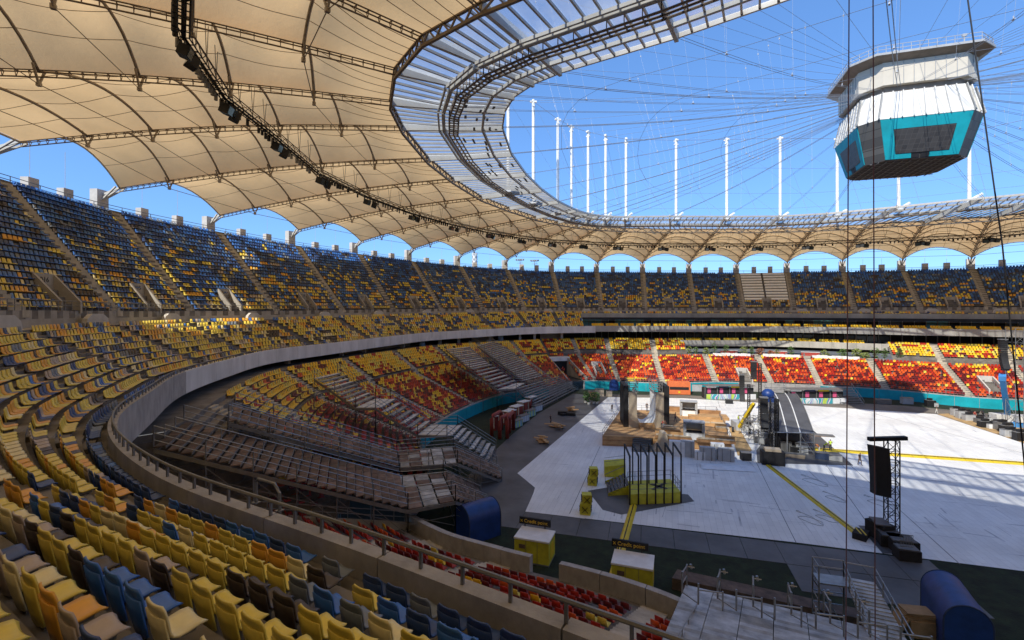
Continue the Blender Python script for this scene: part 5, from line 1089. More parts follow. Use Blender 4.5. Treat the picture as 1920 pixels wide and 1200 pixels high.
mb.grid(rows); o = mk('plastic_sheet', mb, 'wht', smooth=True); tag(o, 'crumpled white plastic sheet lying in front of the stage corner', 'plastic sheet')
for i, (px, py) in enumerate(((1374, 858), (1389, 857))):
    mb = MB(); mb.box(at(px, py, .07), (1.2, 1.0, .05), .2*i, up=True); o = mk('white_board', mb, 'wht'); tag(o, f'small white board lying flat on the black floor, {"left" if i == 0 else "right"} of two', 'board')
sheet('ply_path', [at(1366, 800), at(1384, 800), at(1410, 845), at(1392, 860), at(1384, 858)], .068, 'ply')

# ---------------------------------------------------------------- canopy tent
a, b, c, d = at(1451, 851, .07), at(1526, 853, .07), at(1497, 800, .07), at(1436, 800, .07)
tn = thing('canopy_stage', 'dark curved canopy on a silver frame with a black stage beneath', 'canopy', tuple(a)); H_ = 3.3
for k in range(3):
    mb = MB(); rows = []
    for i in range(10):
        v = i/9; row = []
        for j in range(3):
            u = (k+j/2)/3; p = a.lerp(b, u).lerp(d.lerp(c, u), v*1.25); z = H_+2.4*math.sin(v*math.pi*.62)*(1 if v < .8 else 1); row.append(V((p.x, p.y, z)))
        rows.append(row)
    mb.grid(rows); mk('roof_sheet', mb, 'board', tn, smooth=True)
for k in range(4):
    mb = MB(); u = k/3; pts = []
    for i in range(10): v = i/9; p = a.lerp(b, u).lerp(d.lerp(c, u), v*1.25); pts.append(V((p.x, p.y, .06+H_+2.4*math.sin(v*math.pi*.62))))
    mb.tube(pts, .09, 6); mk('roof_rib', mb, 'white' if 0 < k < 3 else 'rail', tn)
    for v in (0, .5, 1): 
        p = a.lerp(b, u).lerp(d.lerp(c, u), v*1.2); mb = MB(); mb.tube([p, V((p.x, p.y, H_+2.3*math.sin(v*math.pi*.62)))], .1, 6); mk('post', mb, 'steel', tn)
mb = MB()
for z in (.6, 1.2, 1.9):
    mb.tube([a.lerp(b, .6)+V((0, 0, z)), b+V((0, 0, z))], .05, 5); mb.tube([b+V((0, 0, z)), c+V((0, 0, z))], .05, 5)
mb.tube([a.lerp(b, .66)+V((0, 0, 3)), b+V((0, 0, .2))], .06, 5); mb.tube([a+V((0, 0, H_)), b+V((0, 0, H_))], .09, 6); mk('brace', mb, 'steel', tn, kind='stuff')
mb = MB(); mb.hexa(*[[V((p.x, p.y, z)) for p in (a.lerp(c, .25), b.lerp(d, .2), c, d)] for z in (1.1, .08)]); mk('stage_block', mb, 'black', tn)
mb = MB(); mb.hexa(*[[V((p.x, p.y, z)) for p in (d.lerp(a, .3), c.lerp(b, .3), c, d)] for z in (3.2, 1.1)]); mk('back_cloth', mb, 'black', tn)
r_ = random.Random(4)
for k, (px, py, z, dd, m, lb) in enumerate(((1474, 845, .07, (1.5, .9, 1.3), 'rail', 'grey equipment rack under the canopy'), (1490, 848, .07, (1.2, 1, .9), 'black', 'black flight case under the canopy'), (1503, 849, .07, (1.6, 1, 1.4), 'grey', 'pale grey generator crate under the right bay of the canopy'), (1541, 860, .07, (1.7, 1.0, .9), 'cnavy', 'blue tool crate lying on the black floor by the workers'), (1563, 862, .07, (2.1, 1.0, .7), 'grey', 'grey case with a black front on the black floor point'), (1478, 856, .07, (4.2, 1.0, .5), 'pale_ply', 'low pale ramp board before the canopy'), (1398, 862, .07, (1.3, 1.1, 1.1), 'black', 'small black case left of the loudspeaker base'), (1542, 817, .06, (3.4, 1.4, .12), 'plyc', 'brown hatch plate lying on the sunlit white floor'))):
    block('equipment_case', lb, 'case', px, py, z, dd, m, rz=r_.uniform(-.3, .3), parts=lambda o, p, d, rz: mk('lid_trim', one('box', rotp(p, 0, 0, d[2], rz), (d[0]*1.02, d[1]*1.02, .06), up=True), 'rail', o))
# scaffold cluster left of the canopy
sc = MB(); o = thing('equipment_scaffold', 'cluttered silver scaffold frame with grey equipment beside the canopy', 'scaffold', tuple(at(1420, 840)))
for i in range(5):
    for j in range(4):
        p = at(1398+9*i, 822, .07)+Yv*(-2.2*j+3); sc.bar(p, p+V((0, 0, 3.4)), .08)
        for z in (1.1, 2.2, 3.3):
            if i < 4: sc.bar(p+V((0, 0, z)), p+X_*1.25+V((0, 0, z)), .06)
            if j < 3: sc.bar(p+V((0, 0, z)), p-Yv*2.2+V((0, 0, z)), .06)
mk('tubes', sc, 'steel', o, kind='stuff')
for k in range(14):
    p = at(1402+random.uniform(0, 36), 822, 0)+Yv*random.uniform(-4.5, 3)+V((0, 0, random.choice((.1, 1.15, 2.25)))); mb = MB(); mb.box(p, (random.uniform(.5, 1.3), .8, random.uniform(.4, .9)), random.uniform(-.2, .2), up=True); mk('equipment_box', mb, random.choice(['grey', 'black', 'rail', 'wht']), o)

# ---------------------------------------------------------------- loudspeaker towers
def tower(label, base, h, w, tilt=None, cap=True, m='black'):
    o = thing('lattice_tower', label, 'lattice tower', tuple(base)); mb = MB()
    cs = [(-w/2, -w/2), (w/2, -w/2), (w/2, w/2), (-w/2, w/2)]; n = max(3, int(h/w))
    for x, y in cs: mb.tube([base+V((x, y, 0)), base+V((x, y, h))], .06, 5)
    mk('chord', mb, m, o, kind='stuff'); mb = MB()
    for k in range(n):
        for i in range(4):
            (x0, y0), (x1, y1) = cs[i], cs[(i+1) % 4]; z0, z1 = h*k/n, h*(k+1)/n
            if k % 2: x0, y0, x1, y1 = x1, y1, x0, y0
            mb.bar(base+V((x0, y0, z0)), base+V((x1, y1, z1)), .045); mb.bar(base+V((x0, y0, z1)), base+V((x1, y1, z1)), .045)
    mk('lattice', mb, m, o, kind='stuff')
    return o
b = at(1672, 1003, .07); tw = tower('black lattice tower with a covered loudspeaker array in front of the near grey trackway', b, 9.3, .95)
mb = MB(); mb.bar(b+X_*-2.1+V((0, 0, 9.3)), b+X_*1.3+V((0, 0, 9.5)), .5, .35); mk('head_beam', mb, 'black', tw)
o = thing('covered_speaker_array', 'tall speaker array wrapped in black cloth hanging from the near tower', 'loudspeaker', tuple(b+V((-1.8, 0, 5))))
mb = MB(); q = b-X_*1.35-Yv*.2; rows = []
for i in range(15):
    v = i/14; z = 8.9-4.6*v; bow = .35*math.sin(v*math.pi*.6); wd = .72-.06*v
    rows.append([q+X_*(-wd)+Yv*(-.5-bow)+V((0, 0, z-.1)), q+X_*wd+Yv*(-.5-bow)+V((0, 0, z-.35)), q+X_*wd+Yv*(.5-bow)+V((0, 0, z-.4)), q+X_*(-wd)+Yv*(.5-bow)+V((0, 0, z-.15)), q+X_*(-wd)+Yv*(-.5-bow)+V((0, 0, z-.1))])
mb.grid(rows); mb.add(rows[0][:4], [(0, 1, 2, 3)]); mb.add(rows[-1][:4], [(3, 2, 1, 0)]); mk('cloth_cover', mb, 'black', o)
for i in range(10): mb = MB(); z = 8.5-.44*i; mb.bar(q+X_*.66-Yv*.1+V((0, 0, z-.3)), q+X_*.86-Yv*.1+V((0, 0, z-.3)), .1, .16); mk('clamp', mb, 'grey', o)
M['blackc'] = mat('black_cloth', (.014, .014, .017), .9, 0, .3, 2)
for i, (px, py, d_, rz, lb) in enumerate(((1650, 1008, (1.3, 2.0, 1.5), .5, 'black cloth covered base block left of the near tower'), (1690, 1030, (2.0, 1.8, 1.0), .2, 'wide black draped base in front of the near tower'), (1700, 1047, (1.7, 1.2, .9), .1, 'black box nearest the grey trackway at the tower foot'), (1668, 1020, (1.8, 1.8, 1.0), -.1, 'black ballast box under the middle of the near tower'))):
    block('draped_base', lb, 'stage base', px, py, .07, d_, 'blackc', rz=rz, parts=lambda o, p, d, rz: [mk('cloth_top', one('box', rotp(p, 0, 0, d[2], rz), (d[0]*.92, d[1]*.92, .1), up=True), 'board', o)])
o = thing('crowd_fence', 'small mesh fence panel standing on the black tower base', 'fence', tuple(at(1700, 1020, 1.4)))
mb = MB(); p, q = at(1688, 1024, 1.4), at(1712, 1026, 1.4)
for z in (0, .5, 1.0): mb.bar(p+V((0, 0, z)), q+V((0, 0, z)), .05)
mk('rail', mb, 'rail', o); mb = MB()
for k in range(9): r = p.lerp(q, k/8); mb.bar(r, r+V((0, 0, 1)), .03)
mk('upright', mb, 'rail', o, kind='stuff')
def line_array(label, top, n, sz, curve, m='black', face=0):
    o = thing('line_array', label, 'loudspeaker', tuple(top)); p = V(top); g = 0
    for k in range(n):
        mb = MB(); mb.box(p, (sz[0], sz[1], sz[2]*.9), face, 0, rx=-g); mk('speaker_cabinet', mb, m, o)
        p = p+V((-math.sin(face)*-math.sin(g), math.sin(g)*-math.cos(face), -math.cos(g)))*sz[2]; g = curve*(k/n)**1.5
    mb = MB(); mb.box(V(top)+V((0, 0, sz[2])), (sz[0]*1.1, sz[1]*1.3, .15), face); mk('fly_bar', mb, 'rail', o); return o
b = at(1452, 866, .07); tower('black lattice tower behind the curved speaker array beside the canopy', at(1450, 850, .07), 8.4, .8); tower('second black lattice tower right of the curved speaker array', at(1456, 848, .07), 8.2, .5)
line_array('large curved black speaker array hanging left of the canopy', pd(1432, 749, 73), 14, (1.05, .8, .33), .75)
block('draped_base', 'black draped base block below the curved speaker array', 'stage base', 1448, 870, .07, (2.9, 1.6, 1.9), 'blackc', parts=lambda o, p, d, rz: [mk('cloth_top', one('box', rotp(p, 0, 0, d[2], rz), (d[0]*.7, d[1]*.8, .35), up=True), 'pale_ply', o)])
line_array('thin curved speaker array hanging in front of the striped food stalls', pd(1391, 706, 96), 13, (.9, .8, .40), .6)
line_array('short straight speaker array hanging before the red seats', pd(1413, 681, 100), 10, (1.1, .8, .36), .15)
line_array('tall speaker array hanging beside the lattice tower at the right edge', pd(1880, 640, 86), 15, (1.0, .8, .36), .65)
tower('thin black lattice mast carrying the short array before the red seats', at(1425, 790), 11.5, .45); tower('thin black lattice mast between the hanging arrays', at(1404, 800), 8.0, .4)
tower('silver lattice tower at the right edge of the view', pd(1912, 775, 86)-V((0, 0, 3)), 18.5, 2.6, m='steel')
# blue balloon light, crane boom, boom lift
M['bluec'] = mat('blue_tarpaulin', (.012, .045, .20), .45, 0, .15, 1.2, .08); M['yel'] = mat('yellow_paint', (.66, .48, .02), .5, 0, .08, 1); M['lblue'] = mat('sky_blue_paint', (.05, .26, .62), .4, 0, .06, 1); M['yelb'] = mat('yellow_board', (.50, .48, .035), .55, 0, .14, 1.5)
o = thing('blue_inflatable', 'round blue inflatable with an open dark mouth above the curved array', 'inflatable', tuple(at(1441, 775, 3)))
c = pd(1440, 739, 78); mb = MB(); mb.sphere(c, 1.0, 12, sc=(1, 1, .9)); mk('balloon', mb, 'bluec', o, smooth=True); mb = MB(); mb.box(c-V((0, 0, .85)), (1.9, 1.4, .7), .1); mk('skirt', mb, 'bluec', o); mb = MB(); mb.sphere(c-V((0, .6, .1)), .55, 8, sc=(1.1, .6, .5)); mk('mouth', mb, 'black', o)
o = thing('crane_boom', 'yellow telescopic crane boom leaning up beside the wooden stage', 'crane', tuple(at(1386, 800)))
mb = MB(); p, q = at(1386, 801, 1.2), pd(1413, 757, 80); mb.bar(p, q, .42, .5); mk('boom', mb, 'yel', o); mb = MB(); mb.bar(p.lerp(q, .55)+V((0, -.28, 0)), q+V((.2, -.28, .1)), .1, .12); mk('cable_tray', mb, 'black', o); mb = MB(); mb.box(at(1388, 804, .07), (2.4, 3, 1.4), .2, up=True); mk('chassis', mb, 'grey', o)
for x in (-1, 1): mb = MB(); mb.tube([at(1388, 804, .5)+V((x*1.2, -1, 0)), at(1388, 804, .5)+V((x*1.5, -1, 0))], .5, 12); mk('wheel', mb, 'black', o)
o = thing('boom_lift', 'bright blue telescopic boom lift parked at the right edge by the flight cases', 'boom lift', tuple(at(1892, 796)))
p = at(1890, 798, .04); q = pd(1880, 712, 86); mb = MB(); mb.bar(p+V((0, 0, 1.7)), q, .75, .9); mk('boom', mb, 'lblue', o); mb = MB(); mb.bar(q, q+V((0, 0, .4))+(q-p-V((0, 0, 1.7))).normalized()*.6, .95, 1.1); mk('boom_head', mb, 'lblue', o)
mb = MB(); mb.box(p+V((1.6, 0, 0)), (4.6, 2.4, .8), .1, up=True); mk('chassis', mb, 'lblue', o); mb = MB(); mb.box(p+V((-1.1, 0, .9)), (2.6, 2, 1.3), .1, up=True); mk('engine_cover', mb, 'cwhite', o); mb = MB(); mb.box(p+V((2.1, 0, .9)), (2.4, 2, 1.2), .1, up=True); mk('counterweight', mb, 'cwhite', o)
for x in (-.4, 3.4):
    for y in (-1.3, 1.3): mb = MB(); c = p+V((x, y, .45)); mb.tube([c-V((0, .2, 0)), c+V((0, .2, 0))], .48, 12); mk('wheel', mb, 'black', o)

# ---------------------------------------------------------------- yellow platform with black goal frames
Hh = 1.25; a, b, c, d = at(1177, 902, Hh), at(1257, 898, Hh), at(1277, 923, Hh), at(1181, 927, Hh)
yp = thing('yellow_platform', 'yellow stage block under a row of black goal frames on the near white floor', 'platform', tuple((a+c)/2))
mb = MB(); mb.hexa([a, b, c, d], [V((p.x, p.y, .07)) for p in (a, b, c, d)]); mk('block', mb, 'yelb', yp)
def xmark(cen, ux, uy, s, par, w=.22, m='black'):
    for e in (-1, 1): mb = MB(); n = ux.cross(uy).normalized()*.02; n = V((0, 0, .03)) if abs(n.z) > .015 else n; mb.bar(cen+n-(ux+uy*e)*s, cen+n+(ux+uy*e)*s, w*.5, .03) if abs(n.z) < .01 else mb.slab(*[cen+n+ux*(i*s*.9+j*w)+uy*e*(i*s*.9-j*w)*1 for i, j in ((-1, -.5), (-1, .5), (1, .5), (1, -.5))], .01); mk('cross_mark', mb, m, par)
xmark((a+c)/2+V((.6, .2, 0)), (b-a).normalized(), (d-a).normalized(), 1.0, yp, .34)
for k in range(7):
    u = k/6; f = d.lerp(c, .0+u)+V((0, 0, -Hh+.07)); g = f+Yv*3.1-X_*.2; mb = MB(); top = 5.45
    mb.bar(f, f+V((0, 0, top)), .17); mb.bar(g, g+V((0, 0, top+.5)), .15); mb.bar(f+V((0, 0, top)), g+V((0, 0, top+.5)), .17); mk('goal_frame', mb, 'black', yp)
mb = MB()
for p, q in ((d, c), (c, b), (b, a)):
    for h in (.55, 1.1): mb.tube([p+V((0, 0, h)), q+V((0, 0, h))], .03, 5)
    for k in range(7): r = p.lerp(q, k/6); mb.bar(r, r+V((0, 0, 1.1)), .05)
mk('guard_rail', mb, 'rail', yp, kind='stuff')
o = thing('yellow_steps', 'yellow sided steps with black treads at the left of the yellow platform', 'steps', tuple(at(1155, 925)))
s0, s1 = at(1180, 928, .07), at(1172, 905, .07); dirn = -(c-d).normalized()
for k in range(6):
    mb = MB(); z = Hh-(k)*.2; p, q = s0+dirn*(.42*k), s1+dirn*(.42*k); mb.slab(*[V((v.x, v.y, z)) for v in (p, q, q+dirn*.4, p+dirn*.4)], .08); mk('tread', mb, 'board', o)
for s_ in (s0, s1):
    mb = MB(); e = s_+dirn*2.6; mb.add([V((s_.x, s_.y, Hh)), V((s_.x, s_.y, .07)), V((e.x, e.y, .07)), V((e.x, e.y, .35))], [(0, 1, 2, 3)]); k = s_+Yv*.08; e2 = e+Yv*.08
    mb.add([V((k.x, k.y, Hh)), V((k.x, k.y, .07)), V((e2.x, e2.y, .07)), V((e2.x, e2.y, .35))], [(3, 2, 1, 0)]); mk('side_board', mb, 'yelb', o)
    mb = MB(); mb.tube([V((s_.x, s_.y, Hh+1)), V((e.x, e.y, 1.2))], .04, 5); mb.bar(V((s_.x, s_.y, Hh)), V((s_.x, s_.y, Hh+1)), .05); mb.bar(V((e.x, e.y, .1)), V((e.x, e.y, 1.2)), .05); mk('hand_rail', mb, 'rail', o, kind='stuff')
a2 = at(1157, 895, .07)
o = thing('yellow_steps', 'raised yellow step unit behind the left of the yellow platform', 'steps', tuple(a2)); mb = MB(); mb.hexa([V((p.x, p.y, z)) for p, z in ((a2-X_*1.6, 1.4), (a2-X_*1.6+Yv*1.2, 1.9), (a2+X_*1.1+Yv*1.2, 2.2), (a2+X_*1.1, 1.8))], [V((p.x, p.y, z)) for p, z in ((a2-X_*1.6, .1), (a2-X_*1.6+Yv*1.2, .1), (a2+X_*1.1+Yv*1.2, .1), (a2+X_*1.1, .1))]); mk('body', mb, 'yelb', o)
mb = MB()
for h in (.5, 1): mb.tube([a2-X_*1.6+V((0, 0, 1.5+h)), a2+X_*1.1+V((0, 0, 1.9+h))], .03, 5)
mk('hand_rail', mb, 'rail', o, kind='stuff')
cnt = 0
for px, py in ((1111, 908), (1098, 962)):
    for lv in (0, 1):
        p = at(px, py, .06)+V((.12*lv, .0, 1.12*lv)); cnt += 1; s = 1.12 if lv == 0 else 1.0; o = thing('promo_cube', f'yellow cube printed with a black cross, {"lower" if lv == 0 else "upper"} of the {"far" if px > 1105 else "near"} stack', 'cube', tuple(p), 'yellow cubes in stacks of two')
        rz = .25 if lv else .05; mb = MB(); mb.box(p, (s, s, s), rz, up=True); mk('box', mb, 'yelb', o)
        for g in (0, 1, 3):
            an = rz-math.pi/2*g; n = V((math.sin(an+math.pi)*-1, 0, 0)); n = V((math.cos(rz-math.pi/2+g*math.pi/2), math.sin(rz-math.pi/2+g*math.pi/2), 0)); tgv = V((-n.y, n.x, 0)); cc = p+V((0, 0, s/2))+n*(s/2+.015)
            for e in (-1, 1): mb = MB(); mb.bar(cc-(tgv+V((0, 0, e)))*.3, cc+(tgv+V((0, 0, e)))*.3, .16, .03); mk('cross_mark', mb, 'black', o)
# cable ramps
def ramp(label, p, q, w):
    o = thing('cable_ramp', label, 'cable ramp', tuple(p)); L = (q-p).length; n = max(3, int(L/1.6)); s = (q-p).normalized().cross(V((0, 0, 1)))*w/2
    for k in range(n):
        a, b = p.lerp(q, k/n), p.lerp(q, (k+.97)/n); mb = MB(); t_ = V((0, 0, .14)); mb.hexa([a-s*.55+t_, b-s*.55+t_, b+s*.55+t_, a+s*.55+t_], [a-s, b-s, b+s, a+s]); mk('ramp_module', mb, 'yel', o)
        mb = MB(); mb.bar((a+b)/2-(b-a)*.48+V((0, 0, .15)), (a+b)/2+(b-a)*.48+V((0, 0, .15)), w*.12, .03); mk('lid_joint', mb, 'black', o)
ramp('yellow cable ramp running from the yellow platform towards the near kiosk', at(1188, 948, .05), at(1150, 1082, .05), .8)
ramp('yellow cable ramp crossing the white floor to the near loudspeaker tower', at(1441, 873, .06), at(1606, 1000, .06), .8)
ramp('wide yellow cable ramp crossing the sunlit floor behind the near tower', at(1524, 842, .06), at(1990, 874, .06), 1.9)
block('cable_box', 'small black box at the near end of the long yellow cable ramp', 'case', 1614, 1008, .06, (1.1, 1.6, .6), 'blackc', rz=-.5, parts=lambda o, p, d, rz: [mk('yellow_strip', one('box', rotp(p, x, 0, d[2], rz), (.12, 1.4, .04), up=True), 'yel', o) for x in (-.2, .2)])
# kiosks
def kiosk(px, py, lab):
    p = at(px, py, 0); o = thing('kiosk', lab, 'kiosk', tuple(p)); rz = -.02; w_, d_, h_ = 3.1, 2.2, 2.0
    mb = MB(); mb.box(p, (w_, d_, h_), rz, up=True); mk('counter', mb, 'yelb', o); mb = MB(); mb.box(p+V((0, 0, h_)), (w_*1.03, d_*1.05, .14), rz, up=True); mk('top', mb, 'wht', o)
    q = rotp(p, -.35, d_*.55, h_+.35, rz); mb = MB(); mb.box(q, (w_*.95, .18, .62), rz, up=True); s = mk('sign', mb, 'black', o)
    text('Credit point', .44, rotp(q, .1, -.11, .31, rz), (0, -1, .0), s, 'goldtext'); text('x', .5, rotp(q, -1.25, -.11, .33, rz), (0, -1, 0), s, 'goldtext')
    for x in (-1.3, .6): mb = MB(); mb.box(rotp(p, x, d_*.55, 0, rz), (.1, .1, h_+.6), rz, up=True); mk('sign_post', mb, 'black', o)
    text('EXCHANGE', .2, rotp(p, -.9, -d_/2-.02, 1.35, rz), (0, -1, 0), o, 'black') if False else None
    for x in (-.5, .52): mk('panel_joint', one('box', rotp(p, x, -d_/2-.01, .05, rz), (.03, .03, 1.9), rz, up=True), 'board', o)
    mk('side_hatch', one('box', rotp(p, w_/2+.01, .1, .4, rz), (.03, 1.2, 1.2), rz, up=True), 'yel', o); mk('base_rail', one('box', rotp(p, 0, 0, 0, rz), (w_*1.01, d_*1.01, .12), rz, up=True), 'rail', o)
    mb = MB(); mb.box(rotp(p, -.85, -d_/2-.02, 1.25, rz), (.55, .03, .35), rz, up=True); mk('printed_logo', mb, 'plyd', o)
M['goldtext'] = mat('gold_lettering', (.75, .50, .03), .5)
kiosk(1003, 1046, 'yellow kiosk with black sign by the blue tent on the near grass'); kiosk(1187, 1098, 'yellow kiosk with black sign at the end of the cable ramp')
# blue arched tents
def arch_tent(p, L_, w_, h_, rz, lab, m='bluec'):
    o = thing('arched_tent', lab, 'tent', tuple(p)); n = 14; sec_ = [(-w_/2, 0), (-w_/2, h_-w_/2)]+[(-w_/2*math.cos(math.pi*k/n), h_-w_/2+w_/2*math.sin(math.pi*k/n)) for k in range(1, n)]+[(w_/2, h_-w_/2), (w_/2, 0)]
    mb = MB(); nn = 7; mb.grid([[rotp(p, x*(1+.012*math.sin(4*j+x)), -L_/2+L_*j/nn, z, rz) for x, z in sec_] for j in range(nn+1)]); mk('cover', mb, m, o, smooth=True)
    for e in (-1, 1): mb = MB(); mb.add([rotp(p, x, e*L_/2*.999, z, rz) for x, z in sec_], [tuple(range(len(sec_)))]); mk('end_panel', mb, m, o)
    for e in (-1, 1): mb = MB(); mb.tube([rotp(p, x, e*L_/2, z, rz) for x, z in sec_], .05, 5); mk('hem', mb, 'cnavy', o)
arch_tent(at(896, 1003), 3.6, 2.7, 3.3, -.6, 'dark blue arched tent in front of the brown scaffold stairs')
arch_tent(at(1790, 1196), 4.6, 2.4, 3.4, -.16, 'large dark blue arched tent on the grass at the bottom right')
# cardboard
M['card'] = mat('cardboard', (.34, .21, .10), .85, 0, .12, 2)
p = at(1722, 1188); o = thing('cardboard_box', 'brown cardboard box topped with flattened cartons beside the big blue tent', 'box', tuple(p)); mb = MB(); mb.box(p, (1.5, 1.2, 1.1), .1, up=True); mk('carton', mb, 'card', o)
for k in range(6): mb = MB(); mb.box(p+V((-.15+random.uniform(-.2, .2), 0, 1.1+.09*k)), (1.7, 1.1, .06), .1+random.uniform(-.2, .2), up=True); mk('flat_carton', mb, 'card', o)
mb = MB(); mb.box(p+V((-1.25, -.2, .1)), (.1, 1.2, 1.2), .3, ry=.6, up=True); mk('flap', mb, 'card', o)
# ---------------------------------------------------------------- far side stalls and greenery
def facing(t, r, z=0): P = ring('bd', t); d = sec(t)[3]; return V((P[0]+d[0]*r, P[1]+d[1]*r, z)), d, math.atan2(d[1], d[0])+math.pi/2
M['pink'] = mat('pink_panel', (.62, .09, .22), .6); M['mural'] = None
def mural(name, cols, sc):
    m = bpy.data.materials.new(name); m.use_nodes = True; n = m.node_tree; b = n.nodes['Principled BSDF']; b.inputs['Roughness'].default_value = .6
    tc = n.nodes.new('ShaderNodeTexCoord'); wv = n.nodes.new('ShaderNodeTexWave'); wv.wave_type = 'RINGS'; wv.inputs['Scale'].default_value = sc; wv.inputs['Distortion'].default_value = 3.5; wv.inputs['Detail'].default_value = 1
    n.links.new(tc.outputs['Object'], wv.inputs[0]); cr = n.nodes.new('ShaderNodeValToRGB'); cr.color_ramp.interpolation = 'CONSTANT'; n.links.new(wv.outputs[1], cr.inputs[0])
    for k, c in enumerate(cols):
        e = cr.color_ramp.elements[k] if k < 2 else cr.color_ramp.elements.new(k/len(cols)); e.position = k/len(cols); e.color = (*c, 1)
    n.links.new(cr.outputs[0], b.inputs[0]); return m
M['mural'] = mural('mural_a', [(.05, .35, .42), (.7, .7, .72), (.28, .12, .40), (.1, .5, .5), (.5, .62, .1)], .35); M['mural2'] = mural('mural_b', [(.65, .66, .66), (.06, .40, .48), (.75, .75, .72), (.30, .35, .55)], .5)
def stall(px0, px1, py, lab):
    a, b = at(px0, py), at(px1, py); n = max(3, int((b-a).length/3.0)); o = thing('food_stall', lab, 'stall', tuple(a)); u = (b-a).normalized(); v = V((-u.y, u.x, 0)); rz = math.atan2(u.y, u.x); L = (b-a).length
    mb = MB(); mb.box((a+b)/2+v*2.2, (L, 1.8, 2.6), rz, up=True); mk('container', mb, 'dark', o)
    for k in range(n):
        c = a.lerp(b, (k+.5)/n); w_ = L/n*.97
        mk('counter_front', one('box', c+v*.2, (w_, .3, 1.25), rz, up=True), ['mural', 'mural2', 'mural', 'wht'][k % 4], o)
        mk('menu_board', one('box', c+v*1.2+V((-.4, 0, 1.3)), (w_*.28, .12, 1.25), rz, up=True), 'pink', o); mk('side_post', one('box', c+v*1.1-u*w_*.5, (.14, .14, 3.0), rz, up=True), 'rail', o)
        mk('fascia_sign', one('box', c+v*.9+V((0, 0, 2.75)), (w_*.8, .2, .5), rz, up=True), ['wht', 'cnavy', 'yel', 'wht', 'cblue'][k % 5], o)
    mk('roof', one('box', (a+b)/2+v*1.8+V((0, 0, 3.2)), (L, 3, .12), rz, up=True), 'rail', o)
stall(1325, 1418, 749, 'long row of food counters with painted murals in front of the red seats'); stall(1484, 1588, 757, 'food counters with pink boards beside the far metal steps')
def simple(name, lab, cat, t, r, d_, m, extra=None, px=None, py=None, group=None):
    if px is not None: p = at(px, py); rz = .15
    else: p, d, rz = facing(t, r)
    o = thing(name, lab, cat, tuple(p), group); mb = MB(); mb.box(p, d_, rz, up=True); mk('body', mb, m, o)
    if extra: extra(o, p, d_, rz)
    return o
M['orangeb'] = mat('orange_kiosk', (.66, .16, .05), .6, 0, .06, 1)
simple('orange_kiosk', 'coral orange kiosk box with a dark serving hatch by the turquoise boards', 'kiosk', 0, 0, (5.6, 2.5, 3.2), 'orangeb', lambda o, p, d, rz: (mk('hatch', one('box', rotp(p, 0, -1.26, 1.2, rz), (4.8, .05, .75), rz, up=True), 'black', o), mk('small_sign', one('box', rotp(p, 0, -1.3, .35, rz), (.5, .05, .5), rz, up=True), 'yel', o)), px=1272, py=738)
for k, (px, s) in enumerate(((1182, 'left'), (1203, 'right'))):
    simple('yellow_banner_stand', f'yellow topped stand before the far turquoise boards, {s} of two', 'stand', 0, 0, (2.4, 1.2, 1.3), 'rail' if k == 0 else 'yel', lambda o, p, d, rz: (mk('banner_top', one('box', rotp(p, 0, 0, 2.2, rz), (2.5, 1.2, 1.1), rz, up=True), 'yel', o), [mk('leg', one('box', rotp(p, x, 0, 0, rz), (.1, .1, 2.4), rz, up=True), 'rail', o) for x in (-1.1, 1.1)]), px=px, py=731)
arch_tent(at(1151, 731), 2.0, 2.4, 2.9, .1, 'small dark blue arched tent before the far turquoise boards')
for k, (px, py, d_, m, lb) in enumerate(((1124, 742, (2.2, 1.5, 1.7), 'pale_ply', 'beige crate by the plants at the far left floor corner'), (1142, 743, (1.5, 1.2, 1.3), 'pale_ply', 'beige box right of the crates at the far floor edge'), (1111, 744, (2.0, 1.2, 1.4), 'card', 'orange brown crate behind the potted plants'), (1306, 733, (2.6, 1.5, 1.8), 'grey', 'grey pallet stack left of the striped food counters'), (1367, 757, (1.5, 1.0, 1.0), 'black', 'black case lying alone on the far white floor'), (1700, 757, (2.2, 1.2, 1.4), 'grey', 'white barrier frames in the shade of the far grass'), (1655, 757, (3.2, 1.2, 1.0), 'rail', 'grey trestle tables in the shaded far grass'), (1068, 735, (1.3, 1.1, 1.0), 'black', 'black cube beside the corner tunnel'))):
    simple('site_crate', lb, 'crate', 0, 0, d_, m, lambda o, p, d, rz: mk('lid', one('box', rotp(p, 0, 0, d[2], rz), (d[0]*1.04, d[1]*1.04, .08), rz, up=True), 'rail', o), px=px, py=py)
# pallets and timber on the dark trackway
for k, (px, py, lb) in enumerate(((1042, 803, 'messy pallet of pale timber on the dark trackway, nearer pile'), (1072, 771, 'pallet of plywood on the dark trackway, farther pile'), (1014, 830, 'small heap of timber on the dark trackway nearest the stairs'), (1063, 778, 'black cases beside the farther timber pallet'))):
    p = at(px, py, .03); o = thing('timber_pallet', lb, 'pallet', tuple(p))
    for q in range(8 if k != 3 else 3): mb = MB(); mb.box(p+V((random.uniform(-1, 1), random.uniform(-1, 1), .1+.12*q)), (random.uniform(1.2, 2.4), .5 if k != 3 else 1, .12 if k != 3 else .7), random.uniform(-1, 1)); mk('timber', mb, 'deckw' if k != 3 else 'black', o)
